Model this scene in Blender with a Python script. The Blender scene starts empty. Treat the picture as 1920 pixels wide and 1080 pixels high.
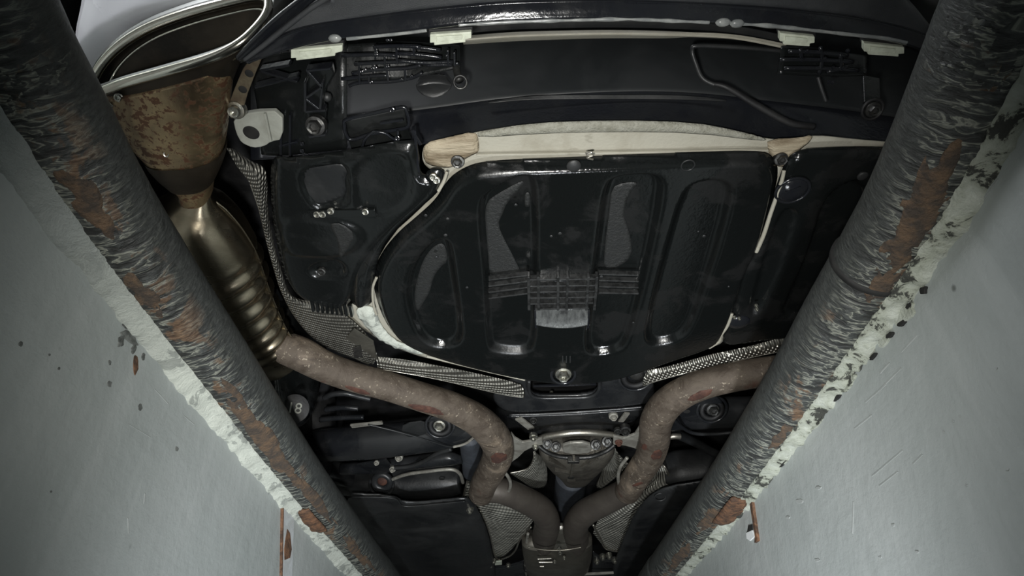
import bpy, bmesh, math, random
import numpy as np
from mathutils import Vector, Matrix, Euler, noise as mnoise

random.seed(7)
S = bpy.context.scene
COL = S.collection

# ------------------------------------------------------------------ camera
F = 1150.0                      # focal length in pixels of the 1920x1080 frame
CAMZ = -0.50                    # the camera is held half a metre below the garage floor
VPX, VPY = 988.0, 1467.0        # where the long direction of the pit vanishes
Yc = Vector(((VPX-960)/F, -(VPY-540)/F, 1)).normalized()
Zc = Vector((0, Yc.z, -Yc.y)).normalized()
Xc = Yc.cross(Zc)
if Xc.x < 0: Xc = -Xc
RT = Vector((Xc.x, Yc.x, Zc.x)); UP = Vector((Xc.y, Yc.y, Zc.y)); FW = Vector((Xc.z, Yc.z, Zc.z))
CAM = Vector((0, 0, CAMZ))
cd = bpy.data.cameras.new('camera'); cd.sensor_width = 36; cd.lens = F*36/1920; cd.clip_start = .01
cam = bpy.data.objects.new('camera', cd); COL.objects.link(cam)
m3 = Matrix((RT, UP, -FW)).transposed()
cam.matrix_world = Matrix.Translation(CAM) @ m3.to_4x4()
S.camera = cam

# ------------------------------------------------------------------ light
S.view_settings.view_transform = 'Standard'; S.view_settings.look = 'None'
S.view_settings.gamma = 1; S.view_settings.use_curve_mapping = False
S.view_settings.exposure = 0.0
S.cycles.use_denoising = True
wd = bpy.data.worlds.new('world'); S.world = wd; wd.use_nodes = True
wd.node_tree.nodes['Background'].inputs[0].default_value = (.80, .86, .90, 1)
wd.node_tree.nodes['Background'].inputs[1].default_value = .10
def lamp(name, kind, loc, target, energy, col=(1, 1, 1), **kw):
    d = bpy.data.lights.new(name, kind); d.energy = energy; d.color = col
    for k, v in kw.items(): setattr(d, k, v)
    o = bpy.data.objects.new(name, d); COL.objects.link(o)
    o.location = loc
    o.rotation_euler = (Vector(target)-Vector(loc)).to_track_quat('-Z', 'Y').to_euler()
    return o
# hand lamp held beside the camera, a lamp lying further down the pit, and two unseen area lights added for bumper corner and ceiling
lamp('hand_lamp', 'SPOT', (-.05, .03, CAMZ-.07), CAM+FW*1.0-UP*.09, 62, (1, .99, .95),
     spot_size=math.radians(86), spot_blend=1.0, shadow_soft_size=.025)
lamp('pit_lamp', 'SPOT', (.06, .72, -.95), (.05, 1.75, -.02), 62, (.93, .97, 1), spot_size=math.radians(128), spot_blend=1.0, shadow_soft_size=.05)
lamp('bumper_fill_light', 'AREA', (-1.7, -1.1, 1.6), (-.55, .35, .4), 34, (.95, .96, 1), shape='RECTANGLE', size=.5, size_y=.9)  # unseen light, added to brighten the white bumper corner
lamp('ceiling_uplight', 'AREA', (-2.0, -.2, 2.1), (-2.0, -.2, 3), 120, (.95, .97, 1), shape='RECTANGLE', size=.3, size_y=1.4)  # unseen lamp facing up, added to brighten the ceiling

# ------------------------------------------------------------------ geometry helpers
def ray(px, py): return RT*((px-960)/F) + UP*((540-py)/F) + FW
def W(px, py, h):
    d = ray(px, py); return CAM + d*((h-CAMZ)/d.z)
def WX(px, py, X):
    d = ray(px, py); return CAM + d*(X/d.x)
def WYp(px, py, Y):
    d = ray(px, py); return CAM + d*(Y/d.y)
def pix(p):
    d = Vector(p)-CAM; z = d.dot(FW); return 960+F*d.dot(RT)/z, 540-F*d.dot(UP)/z

def link(name, me, mat, parent=None, label=None, smooth=True):
    o = bpy.data.objects.new(name, me); COL.objects.link(o)
    if mat is not None and not me.materials: me.materials.append(mat)
    if parent is not None:
        o.parent = parent
        root = parent
        while root.parent: root = root.parent
        if parent is root: o.matrix_parent_inverse = Matrix.Translation(-root.location)
    if label: o['label'] = label
    if smooth and len(me.polygons): me.polygons.foreach_set('use_smooth', [True]*len(me.polygons))
    return o
def mesh(name, v, f, mat, parent=None, label=None, smooth=True, uv=None):
    me = bpy.data.meshes.new(name); me.from_pydata([tuple(p) for p in v], [], f)
    if uv is not None:
        L = me.uv_layers.new(name='UVMap')
        for li, l in enumerate(me.loops): L.data[li].uv = uv[li]
    me.validate(); me.update()
    return link(name, me, mat, parent, label, smooth)
def bevel(o, w=.003, seg=2, ang=35):
    m = o.modifiers.new('bevel', 'BEVEL'); m.width = w; m.segments = seg; m.limit_method = 'ANGLE'; m.angle_limit = math.radians(ang)
    m.use_clamp_overlap = True
    return o
def sharp(o, ang=35):
    me = o.data
    try: me.set_sharp_from_angle(angle=math.radians(ang))
    except Exception: pass
    return o
def crom(pts, n=8, closed=False):
    pts = [Vector(p) for p in pts]; out = []; k = len(pts)
    rng = range(k if closed else k-1)
    for i in rng:
        g = lambda j: pts[j % k] if closed else pts[max(0, min(k-1, j))]
        p0, p1, p2, p3 = g(i-1), g(i), g(i+1), g(i+2)
        for s in range(n):
            t = s/n
            out.append(.5*((2*p1)+(p2-p0)*t+(2*p0-5*p1+4*p2-p3)*t*t+(3*p1-p0-3*p2+p3)*t**3))
    if not closed: out.append(pts[-1].copy())
    return out
def chaikin(pts, it=2, closed=True):
    pts = [tuple(p) for p in pts]
    for _ in range(it):
        o = []; n = len(pts)
        for i in range(n if closed else n-1):
            a, b = pts[i], pts[(i+1) % n]
            o.append(tuple(.75*x+.25*y for x, y in zip(a, b))); o.append(tuple(.25*x+.75*y for x, y in zip(a, b)))
        if not closed: o = [pts[0]]+o+[pts[-1]]
        pts = o
    return pts
def tube(name, pts, r, mat, parent=None, label=None, seg=20, n=8, closed=False, cap=True, mod=None, flat=1.0):
    """sweep of a circle along a smooth path; r a number or one per point"""
    K = len(pts); rr = list(r) if hasattr(r, '__len__') else [r]*K
    P4 = [Vector((*p, q)) for p, q in zip([tuple(p) for p in pts], rr)]
    c = crom(P4, n, closed); C = [Vector(p[:3]) for p in c]; R = [p[3] for p in c]
    m = len(C); v = []; uvv = []; L = 0.0
    up = Vector((0, 0, 1)); nrm = None
    for i in range(m):
        a = C[(i-1) % m] if (closed or i > 0) else C[i]; b = C[(i+1) % m] if (closed or i < m-1) else C[i]
        t = (b-a).normalized()
        if nrm is None:
            nrm = up if abs(t.dot(up)) < .95 else Vector((1, 0, 0))
        nrm = (nrm - t*nrm.dot(t)).normalized(); bi = t.cross(nrm)
        if i: L += (C[i]-C[i-1]).length
        for j in range(seg):
            th = 2*math.pi*j/seg; q = R[i]*(mod(L, th) if mod else 1)
            v.append(C[i] + nrm*math.cos(th)*q*flat + bi*math.sin(th)*q); uvv.append((L, j*2*math.pi*rr[0]/seg))
    f = []; uv = []
    for i in range(m if closed else m-1):
        for j in range(seg):
            a, b = i*seg+j, i*seg+(j+1) % seg; c2, d = ((i+1) % m)*seg+(j+1) % seg, ((i+1) % m)*seg+j
            f.append((a, b, c2, d))
            w = 2*math.pi*rr[0]/seg
            u0, v0 = uvv[a]; u1 = uvv[d][0] if i < m-1 else L
            uv += [(u0, v0), (u0, v0+w), (u1, v0+w), (u1, v0)]
    if cap and not closed:
        f.append(tuple(range(seg-1, -1, -1))); uv += [(0, 0)]*seg
        f.append(tuple(range((m-1)*seg, m*seg))); uv += [(0, 0)]*seg
    out = uv
    return mesh(name, v, f, mat, parent, label, True, out)
def tubep(name, pts, r, mat, parent=None, label=None, **k):
    return tube(name, [W(*p) for p in pts], r, mat, parent, label, **k)
def plate(name, pts, h, th, mat, parent=None, label=None, sm=0, bv=.002, hs=None):
    """extruded outline whose lower face lies at height h (pixel outline)"""
    P = [W(x, y, h if hs is None else hs[i]) for i, (x, y) in enumerate(pts)]
    return plate3(name, P, Vector((0, 0, th)), mat, parent, label, sm, bv)
def plate3(name, P, ext, mat, parent=None, label=None, sm=0, bv=.002):
    if sm: P = [Vector(p) for p in chaikin([tuple(p) for p in P], sm)]
    n = len(P); ext = Vector(ext)
    bm = bmesh.new()
    a = [bm.verts.new(p) for p in P]; b = [bm.verts.new(Vector(p)+ext) for p in P]
    bm.faces.new(a); bm.faces.new(list(reversed(b)))
    for i in range(n): bm.faces.new((a[i], b[i], b[(i+1) % n], a[(i+1) % n]))
    bmesh.ops.recalc_face_normals(bm, faces=bm.faces)
    if n > 4: bmesh.ops.triangulate(bm, faces=[f for f in bm.faces if len(f.verts) > 4])
    me = bpy.data.meshes.new(name); bm.to_mesh(me); bm.free()
    o = link(name, me, mat, parent, label, False)
    if bv: bevel(o, bv)
    return o
def bar(name, a, b, w, t, mat, parent=None, label=None, up=(0, 0, 1), bv=.001):
    """box between two points, w across, t thick along up"""
    a = Vector(a); b = Vector(b); d = (b-a).normalized(); up = Vector(up); s = d.cross(up).normalized()*w/2; u = s.cross(d).normalized()*t/2
    v = [a-s-u, a+s-u, a+s+u, a-s+u, b-s-u, b+s-u, b+s+u, b-s+u]
    f = [(0, 1, 2, 3), (7, 6, 5, 4), (0, 4, 5, 1), (1, 5, 6, 2), (2, 6, 7, 3), (3, 7, 4, 0)]
    o = mesh(name, v, f, mat, parent, label, False)
    if bv: bevel(o, bv)
    return o
def loft(name, secs, mat, parent=None, label=None, seg=40, n=6, ex=2.0, mod=None, cap=True):
    """secs: (centre, u axis, v axis); rings of a superellipse, splined along"""
    A = [Vector(s[0]) for s in secs]; U = [Vector(s[1]) for s in secs]; V = [Vector(s[2]) for s in secs]
    A = crom(A, n); U = crom(U, n); V = crom(V, n); m = len(A); v = []
    for i in range(m):
        for j in range(seg):
            th = 2*math.pi*j/seg; c, s = math.cos(th), math.sin(th)
            c = math.copysign(abs(c)**(2/ex), c); s = math.copysign(abs(s)**(2/ex), s)
            k = mod(i/(m-1), th) if mod else 1
            v.append(A[i]+(U[i]*c+V[i]*s)*k)
    f = []
    for i in range(m-1):
        for j in range(seg): f.append((i*seg+j, i*seg+(j+1) % seg, (i+1)*seg+(j+1) % seg, (i+1)*seg+j))
    if cap: f.append(tuple(range(seg-1, -1, -1))); f.append(tuple(range((m-1)*seg, m*seg)))
    me = bpy.data.meshes.new(name); me.from_pydata([tuple(p) for p in v], [], f); me.update()
    bm = bmesh.new(); bm.from_mesh(me); bmesh.ops.recalc_face_normals(bm, faces=bm.faces); bm.to_mesh(me); bm.free()
    return link(name, me, mat, parent, label)
def sec(l, r, h, hz):
    a, b = W(*l, h), W(*r, h); return ((a+b)/2, (b-a)/2, Vector((0, 0, hz)))
def skin(name, rows, mat, parent=None, label=None, th=.003, n=5, up=1):
    """surface through rows of points (each row the same count), thickened"""
    R = [crom(r, n) for r in rows]; m = len(R[0])
    R = [list(c) for c in zip(*[crom([r[i] for r in R], 6) for i in range(m)])]
    k = len(R); v = [p for r in R for p in r]; f = []
    for i in range(k-1):
        for j in range(m-1): f.append((i*m+j, i*m+j+1, (i+1)*m+j+1, (i+1)*m+j))
    o = mesh(name, v, f, mat, parent, label)
    if th:
        s = o.modifiers.new('thick', 'SOLIDIFY'); s.thickness = th; s.offset = up
    return o
def sdf(P, poly):
    """signed distance (negative inside) and nearest point on the outline"""
    M = len(P); best = np.full(M, 1e9); near = np.zeros((M, 2)); ins = np.zeros(M, bool)
    n = len(poly)
    for i in range(n):
        a = poly[i]; b = poly[(i+1) % n]; e = b-a; w = P-a
        t = np.clip((w@e)/max(e@e, 1e-12), 0, 1); q = a+t[:, None]*e; d = np.hypot(*(P-q).T)
        k = d < best; best[k] = d[k]; near[k] = q[k]
        c = ((a[1] > P[:, 1]) != (b[1] > P[:, 1]))
        if abs(e[1]) > 1e-12: ins ^= c & (P[:, 0] < e[0]*(P[:, 1]-a[1])/e[1]+a[0])
    return np.where(ins, -best, best), near
def flat2(pts, h, sm=2):
    p = [tuple(W(x, y, h)[:2]) for x, y in pts]
    return np.array(chaikin(p, sm) if sm else p)
def smst(t): t = np.clip(t, 0, 1); return t*t*(3-2*t)
def relief(name, out, h, feats, mat, parent=None, label=None, step=.006, th=.004, sm=2, holes=(), hfun=None, fsm=2, oh=None):
    """pressed sheet: outline and beads in pixels on the plane h; bead = (outline, lift, width of its flank)"""
    poly = flat2(out, h if oh is None else oh, sm); hp = [flat2(q, h, 2) for q in holes]
    lo = poly.min(0)-step; hi = poly.max(0)+step
    nx = int((hi[0]-lo[0])/step)+2; ny = int((hi[1]-lo[1])/step)+2
    gx, gy = np.meshgrid(lo[0]+np.arange(nx)*step, lo[1]+np.arange(ny)*step)
    P = np.stack([gx.ravel(), gy.ravel()], 1)
    def full(Q):
        d, q = sdf(Q, poly)
        for g in hp:
            d2, q2 = sdf(Q, g); k = -d2 > d; d = np.where(k, -d2, d); q = np.where(k[:, None], q2, q)
        return d, q
    cx, cy = np.meshgrid(lo[0]+(np.arange(nx-1)+.5)*step, lo[1]+(np.arange(ny-1)+.5)*step)
    keep = full(np.stack([cx.ravel(), cy.ravel()], 1))[0].reshape(ny-1, nx-1) < 0
    d, q = full(P)
    cnt = np.zeros((ny, nx), int)
    for a, b in ((0, 0), (0, 1), (1, 0), (1, 1)): cnt[a:a+ny-1, b:b+nx-1] += keep
    edge = ((cnt > 0) & (cnt < 4)).ravel()
    P2 = P.copy(); P2[edge] = q[edge]
    z = np.full(len(P), float(h))
    for fo, lift, wid in feats:
        if fo == 'rim': z += lift*smst(1-(-np.where(edge, 0, d))/wid); continue
        fd, _ = sdf(P2, flat2(fo, h, fsm)); z += lift*smst(.5-fd/wid)
    if hfun is not None: z = hfun(P2[:, 0], P2[:, 1], z)
    use = (cnt > 0).ravel(); idx = np.cumsum(use)-1
    v = np.column_stack([P2[use], z[use]])
    jj, ii = np.nonzero(keep); a = jj*nx+ii
    f = np.stack([idx[a], idx[a+nx], idx[a+nx+1], idx[a+1]], 1).tolist()
    o = mesh(name, v.tolist(), f, mat, parent, label)
    if th:
        s = o.modifiers.new('thick', 'SOLIDIFY'); s.thickness = th; s.offset = -1
    return o
_bolt = {}
def bolt(name, loc, r, mat, parent=None, label=None, axis=(0, -.35, -1), hexa=True):
    """flanged screw head pointing along axis"""
    key = (round(r, 4), hexa)
    if key not in _bolt:
        bm = bmesh.new(); seg = 24
        prof = [(0, .55), (.38, .55), (.42, .95), (.62, 1.0), (.68, .9), (.70, .35), (1.0, .28), (1.05, .12), (1.05, -.6)]
        rings = []
        for k, (pr, ph) in enumerate(prof):
            ring = []
            for j in range(seg):
                th = 2*math.pi*j/seg; q = pr*r
                if hexa and 2 <= k <= 5: q *= math.cos(math.pi/6)/math.cos((th % (math.pi/3))-math.pi/6)*1.08
                if hexa and k == 1: q *= math.cos(math.pi/6)/math.cos((th % (math.pi/3))-math.pi/6)
                ring.append(bm.verts.new((q*math.cos(th), q*math.sin(th), ph*r)) if pr else None)
            if not pr: ring = [bm.verts.new((0, 0, ph*r))]*seg
            rings.append(ring)
        for a, b in zip(rings, rings[1:]):
            for j in range(seg):
                vs = [a[j], b[j], b[(j+1) % seg], a[(j+1) % seg]]
                vs = list(dict.fromkeys(vs))
                if len(vs) > 2: bm.faces.new(vs)
        bmesh.ops.recalc_face_normals(bm, faces=bm.faces)
        me = bpy.data.meshes.new('bolt'); bm.to_mesh(me); bm.free(); _bolt[key] = me
    me = _bolt[key].copy(); me.materials.clear()
    o = link(name, me, mat, parent, label); sharp(o, 40)
    q = Vector((0, 0, 1)).rotation_difference(Vector(axis).normalized())
    o.rotation_mode = 'QUATERNION'; o.rotation_quaternion = q; o.location = loc
    return o
def ring(name, loc, R, r, mat, parent=None, label=None, axis=(0, -.35, -1), seg=32, flat=1.0):
    ax = Vector(axis).normalized(); e1 = ax.orthogonal().normalized(); e2 = ax.cross(e1)
    pts = [Vector(loc)+e1*math.cos(t*2*math.pi/12)*R+e2*math.sin(t*2*math.pi/12)*R for t in range(12)]
    return tube(name, pts, r, mat, parent, label, seg=10, n=3, closed=True)
def disc(name, loc, R, t, mat, parent=None, label=None, axis=(0, 0, -1), dome=0.0):
    ax = Vector(axis).normalized(); e1 = ax.orthogonal().normalized(); e2 = ax.cross(e1); loc = Vector(loc)
    seg = 32; v = []; f = []
    prof = [(R, -t), (R, 0), (R*.96, t*.15+dome*.1), (R*.6, t*.2+dome*.7), (R*.2, t*.2+dome)]
    for pr, ph in prof:
        for j in range(seg):
            th = 2*math.pi*j/seg; v.append(loc+(e1*math.cos(th)+e2*math.sin(th))*pr+ax*ph)
    for i in range(len(prof)-1):
        for j in range(seg): f.append((i*seg+j, i*seg+(j+1) % seg, (i+1)*seg+(j+1) % seg, (i+1)*seg+j))
    k = len(prof)-1; f.append(tuple(range(k*seg, k*seg+seg))); f.append(tuple(range(seg-1, -1, -1)))
    o = mesh(name, v, f, mat, parent, label); sharp(o, 50); return o

# ------------------------------------------------------------------ materials
def base(name):
    m = bpy.data.materials.new(name); m.use_nodes = True; nt = m.node_tree
    b = nt.nodes['Principled BSDF']; return m, nt, b
def N(nt, t, **k):
    n = nt.nodes.new(t)
    for a, v in k.items():
        if a.startswith('i_'):
            key = a[2:]; n.inputs[int(key) if key.isdigit() else key].default_value = v
        else: setattr(n, a, v)
    return n
def ramp(nt, src, stops):
    r = nt.nodes.new('ShaderNodeValToRGB'); e = r.color_ramp.elements
    while len(e) < len(stops): e.new(.5)
    for el, (p, c) in zip(e, stops):
        el.position = p; el.color = (c, c, c, 1) if not hasattr(c, '__len__') else (*c, 1)
    nt.links.new(src, r.inputs[0]); return r.outputs[0]
def mixc(nt, fac, a, b, mode='MIX'):
    n = N(nt, 'ShaderNodeMix', data_type='RGBA', blend_type=mode)
    for s, x in ((0, fac), (6, a), (7, b)):
        if isinstance(x, bpy.types.NodeSocket): nt.links.new(x, n.inputs[s])
        else: n.inputs[s].default_value = x if s == 0 else (*x, 1)
    return n.outputs[2]
def math_(nt, op, a, b=0.0, c=0.0):
    n = N(nt, 'ShaderNodeMath', operation=op)
    for s, x in enumerate((a, b, c)):
        if isinstance(x, bpy.types.NodeSocket): nt.links.new(x, n.inputs[s])
        else: n.inputs[s].default_value = x
    return n.outputs[0]
def coords(nt, scale=(1, 1, 1), uv=False, rot=(0, 0, 0)):
    tc = nt.nodes.new('ShaderNodeTexCoord'); mp = N(nt, 'ShaderNodeMapping')
    mp.inputs['Scale'].default_value = scale; mp.inputs['Rotation'].default_value = rot
    nt.links.new(tc.outputs['UV' if uv else 'Object'], mp.inputs[0]); return mp.outputs[0]
def noisef(nt, vec, scale, detail=6, rough=.6, dist=0.0):
    n = N(nt, 'ShaderNodeTexNoise'); n.inputs['Scale'].default_value = scale; n.inputs['Detail'].default_value = detail
    n.inputs['Roughness'].default_value = rough; n.inputs['Distortion'].default_value = dist
    nt.links.new(vec, n.inputs['Vector']); return n.outputs[0]
def bumpn(nt, b, h, strength, dist=.01):
    n = N(nt, 'ShaderNodeBump'); n.inputs['Strength'].default_value = strength; n.inputs['Distance'].default_value = dist
    nt.links.new(h, n.inputs['Height']); nt.links.new(n.outputs[0], b.inputs['Normal']); return n
def simple(name, c1, c2, r1, r2, metal=0.0, ns=12, lo=.42, hi=.58, bs=80, bst=.15, bd=.004, spec=.5, coat=0.0, stretch=(1, 1, 1), metal2=None):
    m, nt, b = base(name); v = coords(nt, stretch)
    n1 = noisef(nt, v, ns, 7, .62, .4); k = ramp(nt, n1, [(lo, 0), (hi, 1)])
    nt.links.new(mixc(nt, k, c1, c2), b.inputs['Base Color'])
    rr = N(nt, 'ShaderNodeMapRange'); rr.inputs[3].default_value = r1; rr.inputs[4].default_value = r2
    nt.links.new(k, rr.inputs[0]); nt.links.new(rr.outputs[0], b.inputs['Roughness'])
    if metal2 is None: b.inputs['Metallic'].default_value = metal
    else:
        mm = N(nt, 'ShaderNodeMapRange'); mm.inputs[3].default_value = metal; mm.inputs[4].default_value = metal2
        nt.links.new(k, mm.inputs[0]); nt.links.new(mm.outputs[0], b.inputs['Metallic'])
    b.inputs['Specular IOR Level'].default_value = spec; b.inputs['Coat Weight'].default_value = coat
    if bst: bumpn(nt, b, noisef(nt, v, bs, 5, .6), bst, bd)
    return m
BLK = simple('black_underbody_plastic', (.007, .008, .008), (.014, .015, .015), .18, .42, ns=6, lo=.5, hi=.62, bs=140, bst=.12)
TUBM = simple('black_tub_coating', (.006, .007, .007), (.0095, .010, .010), .13, .36, ns=9, lo=.52, hi=.60, bs=120, bst=.16)
GRAIN = simple('grained_bumper_plastic', (.035, .038, .042), (.05, .053, .057), .5, .6, ns=20, bs=900, bst=.5, bd=.002)
GLOSS = simple('gloss_black_plastic', (.010, .011, .014), (.014, .015, .017), .12, .2, ns=15, bs=160, bst=.10)
PANEL = simple('dark_body_paint', (.015, .017, .018), (.021, .023, .024), .42, .55, ns=5, bs=50, bst=.03)
MATTE = simple('matt_black_rubber', (.010, .010, .011), (.016, .016, .016), .55, .7, ns=12, bs=100, bst=.2)
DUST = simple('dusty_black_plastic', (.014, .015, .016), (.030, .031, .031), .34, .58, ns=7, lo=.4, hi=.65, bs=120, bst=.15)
STEELD = simple('dark_painted_steel', (.012, .013, .015), (.024, .025, .026), .20, .40, ns=8, bs=90, bst=.12, coat=.1)
BEIGE = simple('beige_body_sealer', (.38, .365, .305), (.27, .25, .195), .6, .75, ns=14, lo=.45, hi=.75, bs=160, bst=.25)
BEIGE2 = simple('greenish_primer', (.36, .37, .33), (.24, .245, .21), .55, .7, ns=18, lo=.4, hi=.7, bs=120, bst=.15)
MASTIC = simple('smeared_sealer', (.42, .36, .26), (.17, .13, .08), .5, .65, ns=16, lo=.42, hi=.68, bs=60, bst=.6, bd=.01, stretch=(.5, 2.2, 2.2))
CLIPM = simple('pale_clip_plastic', (.66, .70, .58), (.52, .55, .45), .45, .6, ns=60, bs=200, bst=.1)
WHITE = simple('white_car_paint', (.80, .80, .84), (.76, .76, .80), .25, .3, ns=3, bst=0, coat=.5)
CHROME = simple('polished_steel_rim', (.62, .60, .52), (.50, .48, .42), .12, .2, metal=1, ns=9, bs=80, bst=.03)
BEZEL = simple('smoked_steel_band', (.16, .165, .16), (.12, .125, .12), .3, .38, metal=.85, ns=6, bst=0)
SOOT = simple('sooty_tip_lining', (.045, .036, .025), (.015, .013, .010), .4, .6, metal=.6, ns=10, lo=.35, hi=.6, bs=60, bst=.1)
BOLTM = simple('zinc_screw', (.42, .42, .38), (.25, .24, .20), .25, .45, metal=.9, ns=70, bs=150, bst=.1)
BOLTD = simple('dull_dark_screw', (.10, .10, .095), (.05, .05, .05), .35, .5, metal=.8, ns=70, bs=150, bst=.2)
ALLOY = simple('cast_aluminium', (.36, .35, .31), (.20, .19, .165), .4, .6, metal=.35, ns=22, bs=90, bst=.3)
ALLOYB = simple('bright_bracket_metal', (.50, .48, .42), (.30, .28, .24), .28, .42, metal=.85, ns=20, bs=90, bst=.15)
DIFFM = simple('oily_differential_casting', (.14, .13, .11), (.05, .045, .038), .4, .65, metal=.5, ns=14, lo=.4, hi=.62, bs=60, bst=.5, bd=.008)
SHAFT = simple('grey_shaft_paint', (.075, .085, .10), (.055, .06, .07), .5, .6, metal=.2, ns=14, bs=80, bst=.1)
MUFF = simple('heat_tinted_muffler_steel', (.44, .38, .28), (.17, .14, .095), .22, .38, metal=1, ns=7, lo=.38, hi=.66, bs=45, bst=.10)
SILM = simple('dull_silencer_steel', (.26, .24, .20), (.15, .14, .12), .35, .5, metal=.8, ns=9, lo=.38, hi=.66, bs=45, bst=.14)
WEB = simple('hanger_rubber', (.03, .03, .03), (.05, .05, .048), .5, .7, ns=20, bs=90, bst=.2)
GARAGE = simple('pale_garage_paint', (.60, .62, .60), (.55, .57, .55), .8, .9, ns=2, bst=0)
FLOORM = simple('worn_concrete_floor', (.20, .20, .19), (.14, .14, .13), .8, .9, ns=6, bs=40, bst=.3)

def rust_pipe():
    m, nt, b = base('rusty_exhaust_steel'); v = coords(nt)
    n1 = noisef(nt, v, 26, 8, .7, .6); n2 = noisef(nt, v, 7, 6, .6, .8); n3 = noisef(nt, v, 120, 4, .6)
    c = mixc(nt, ramp(nt, n1, [(.36, 0), (.66, 1)]), (.074, .056, .042), (.145, .118, .092))
    c = mixc(nt, ramp(nt, n2, [(.56, 0), (.68, 1)]), c, (.25, .198, .148))
    c = mixc(nt, ramp(nt, n2, [(.30, 1), (.37, 0)]), c, (.085, .045, .032))
    c = mixc(nt, math_(nt, 'MULTIPLY', ramp(nt, n3, [(.60, 0), (.68, 1)]), ramp(nt, n2, [(.45, 0), (.55, 1)])), c, (.38, .325, .25))
    nt.links.new(c, b.inputs['Base Color']); b.inputs['Metallic'].default_value = .25
    nt.links.new(ramp(nt, n1, [(.3, .55), (.7, .85)]), b.inputs['Roughness'])
    bumpn(nt, b, math_(nt, 'ADD', n1, math_(nt, 'MULTIPLY', n3, .4)), .55, .006)
    return m
RUST = rust_pipe()
DEEPRUST = simple('deep_red_rust', (.095, .040, .026), (.05, .022, .016), .7, .85, ns=40, bs=120, bst=.5)
BROWNP = simple('brown_oxidised_pipe', (.105, .092, .078), (.080, .068, .058), .5, .62, metal=.35, ns=12, bs=120, bst=.12)

def tail_rust():
    m, nt, b = base('rust_spotted_tailpipe'); v = coords(nt)
    n1 = noisef(nt, v, 85, 4, .6, .3); n2 = noisef(nt, v, 9, 5, .6, .5); n3 = noisef(nt, v, 150, 3, .6)
    c = mixc(nt, ramp(nt, n2, [(.38, 0), (.62, 1)]), (.15, .112, .072), (.44, .33, .185))
    spots = math_(nt, 'MAXIMUM', ramp(nt, n1, [(.53, 0), (.58, 1)]), ramp(nt, n3, [(.60, 0), (.64, 1)]))
    c = mixc(nt, spots, c, (.07, .030, .012)); nt.links.new(c, b.inputs['Base Color'])
    nt.links.new(math_(nt, 'SUBTRACT', .85, math_(nt, 'MULTIPLY', spots, .7)), b.inputs['Metallic'])
    nt.links.new(math_(nt, 'ADD', .33, math_(nt, 'MULTIPLY', spots, .35)), b.inputs['Roughness'])
    bumpn(nt, b, n1, .25, .003); return m
TAILM = tail_rust()

def dimpled(name, col, pitch, rot=0.0, metal=.9, rough=.35, st=.9):
    m, nt, b = base(name); v = coords(nt, (2*math.pi/pitch,)*3, rot=(0, 0, rot)); s = N(nt, 'ShaderNodeSeparateXYZ'); nt.links.new(v, s.inputs[0])
    a = math_(nt, 'SINE', s.outputs[0]); c = math_(nt, 'SINE', math_(nt, 'ADD', s.outputs[1], s.outputs[2]))
    bumpn(nt, b, math_(nt, 'MULTIPLY', a, c), st, pitch*.22)
    n = noisef(nt, coords(nt), 14, 5); k = ramp(nt, n, [(.35, 0), (.7, 1)])
    nt.links.new(mixc(nt, k, col, tuple(x*.5 for x in col)), b.inputs['Base Color'])
    b.inputs['Metallic'].default_value = metal; b.inputs['Roughness'].default_value = rough; return m
SHIELD = dimpled('dimpled_aluminium_shield', (.40, .385, .34), .011, .5)
SHIELDD = dimpled('dirty_dimpled_shield', (.17, .165, .145), .011, .3, metal=.7, rough=.45)
SHIELDF = dimpled('far_dimpled_shield', (.50, .49, .43), .019, .3, metal=.45, rough=.36)

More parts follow.
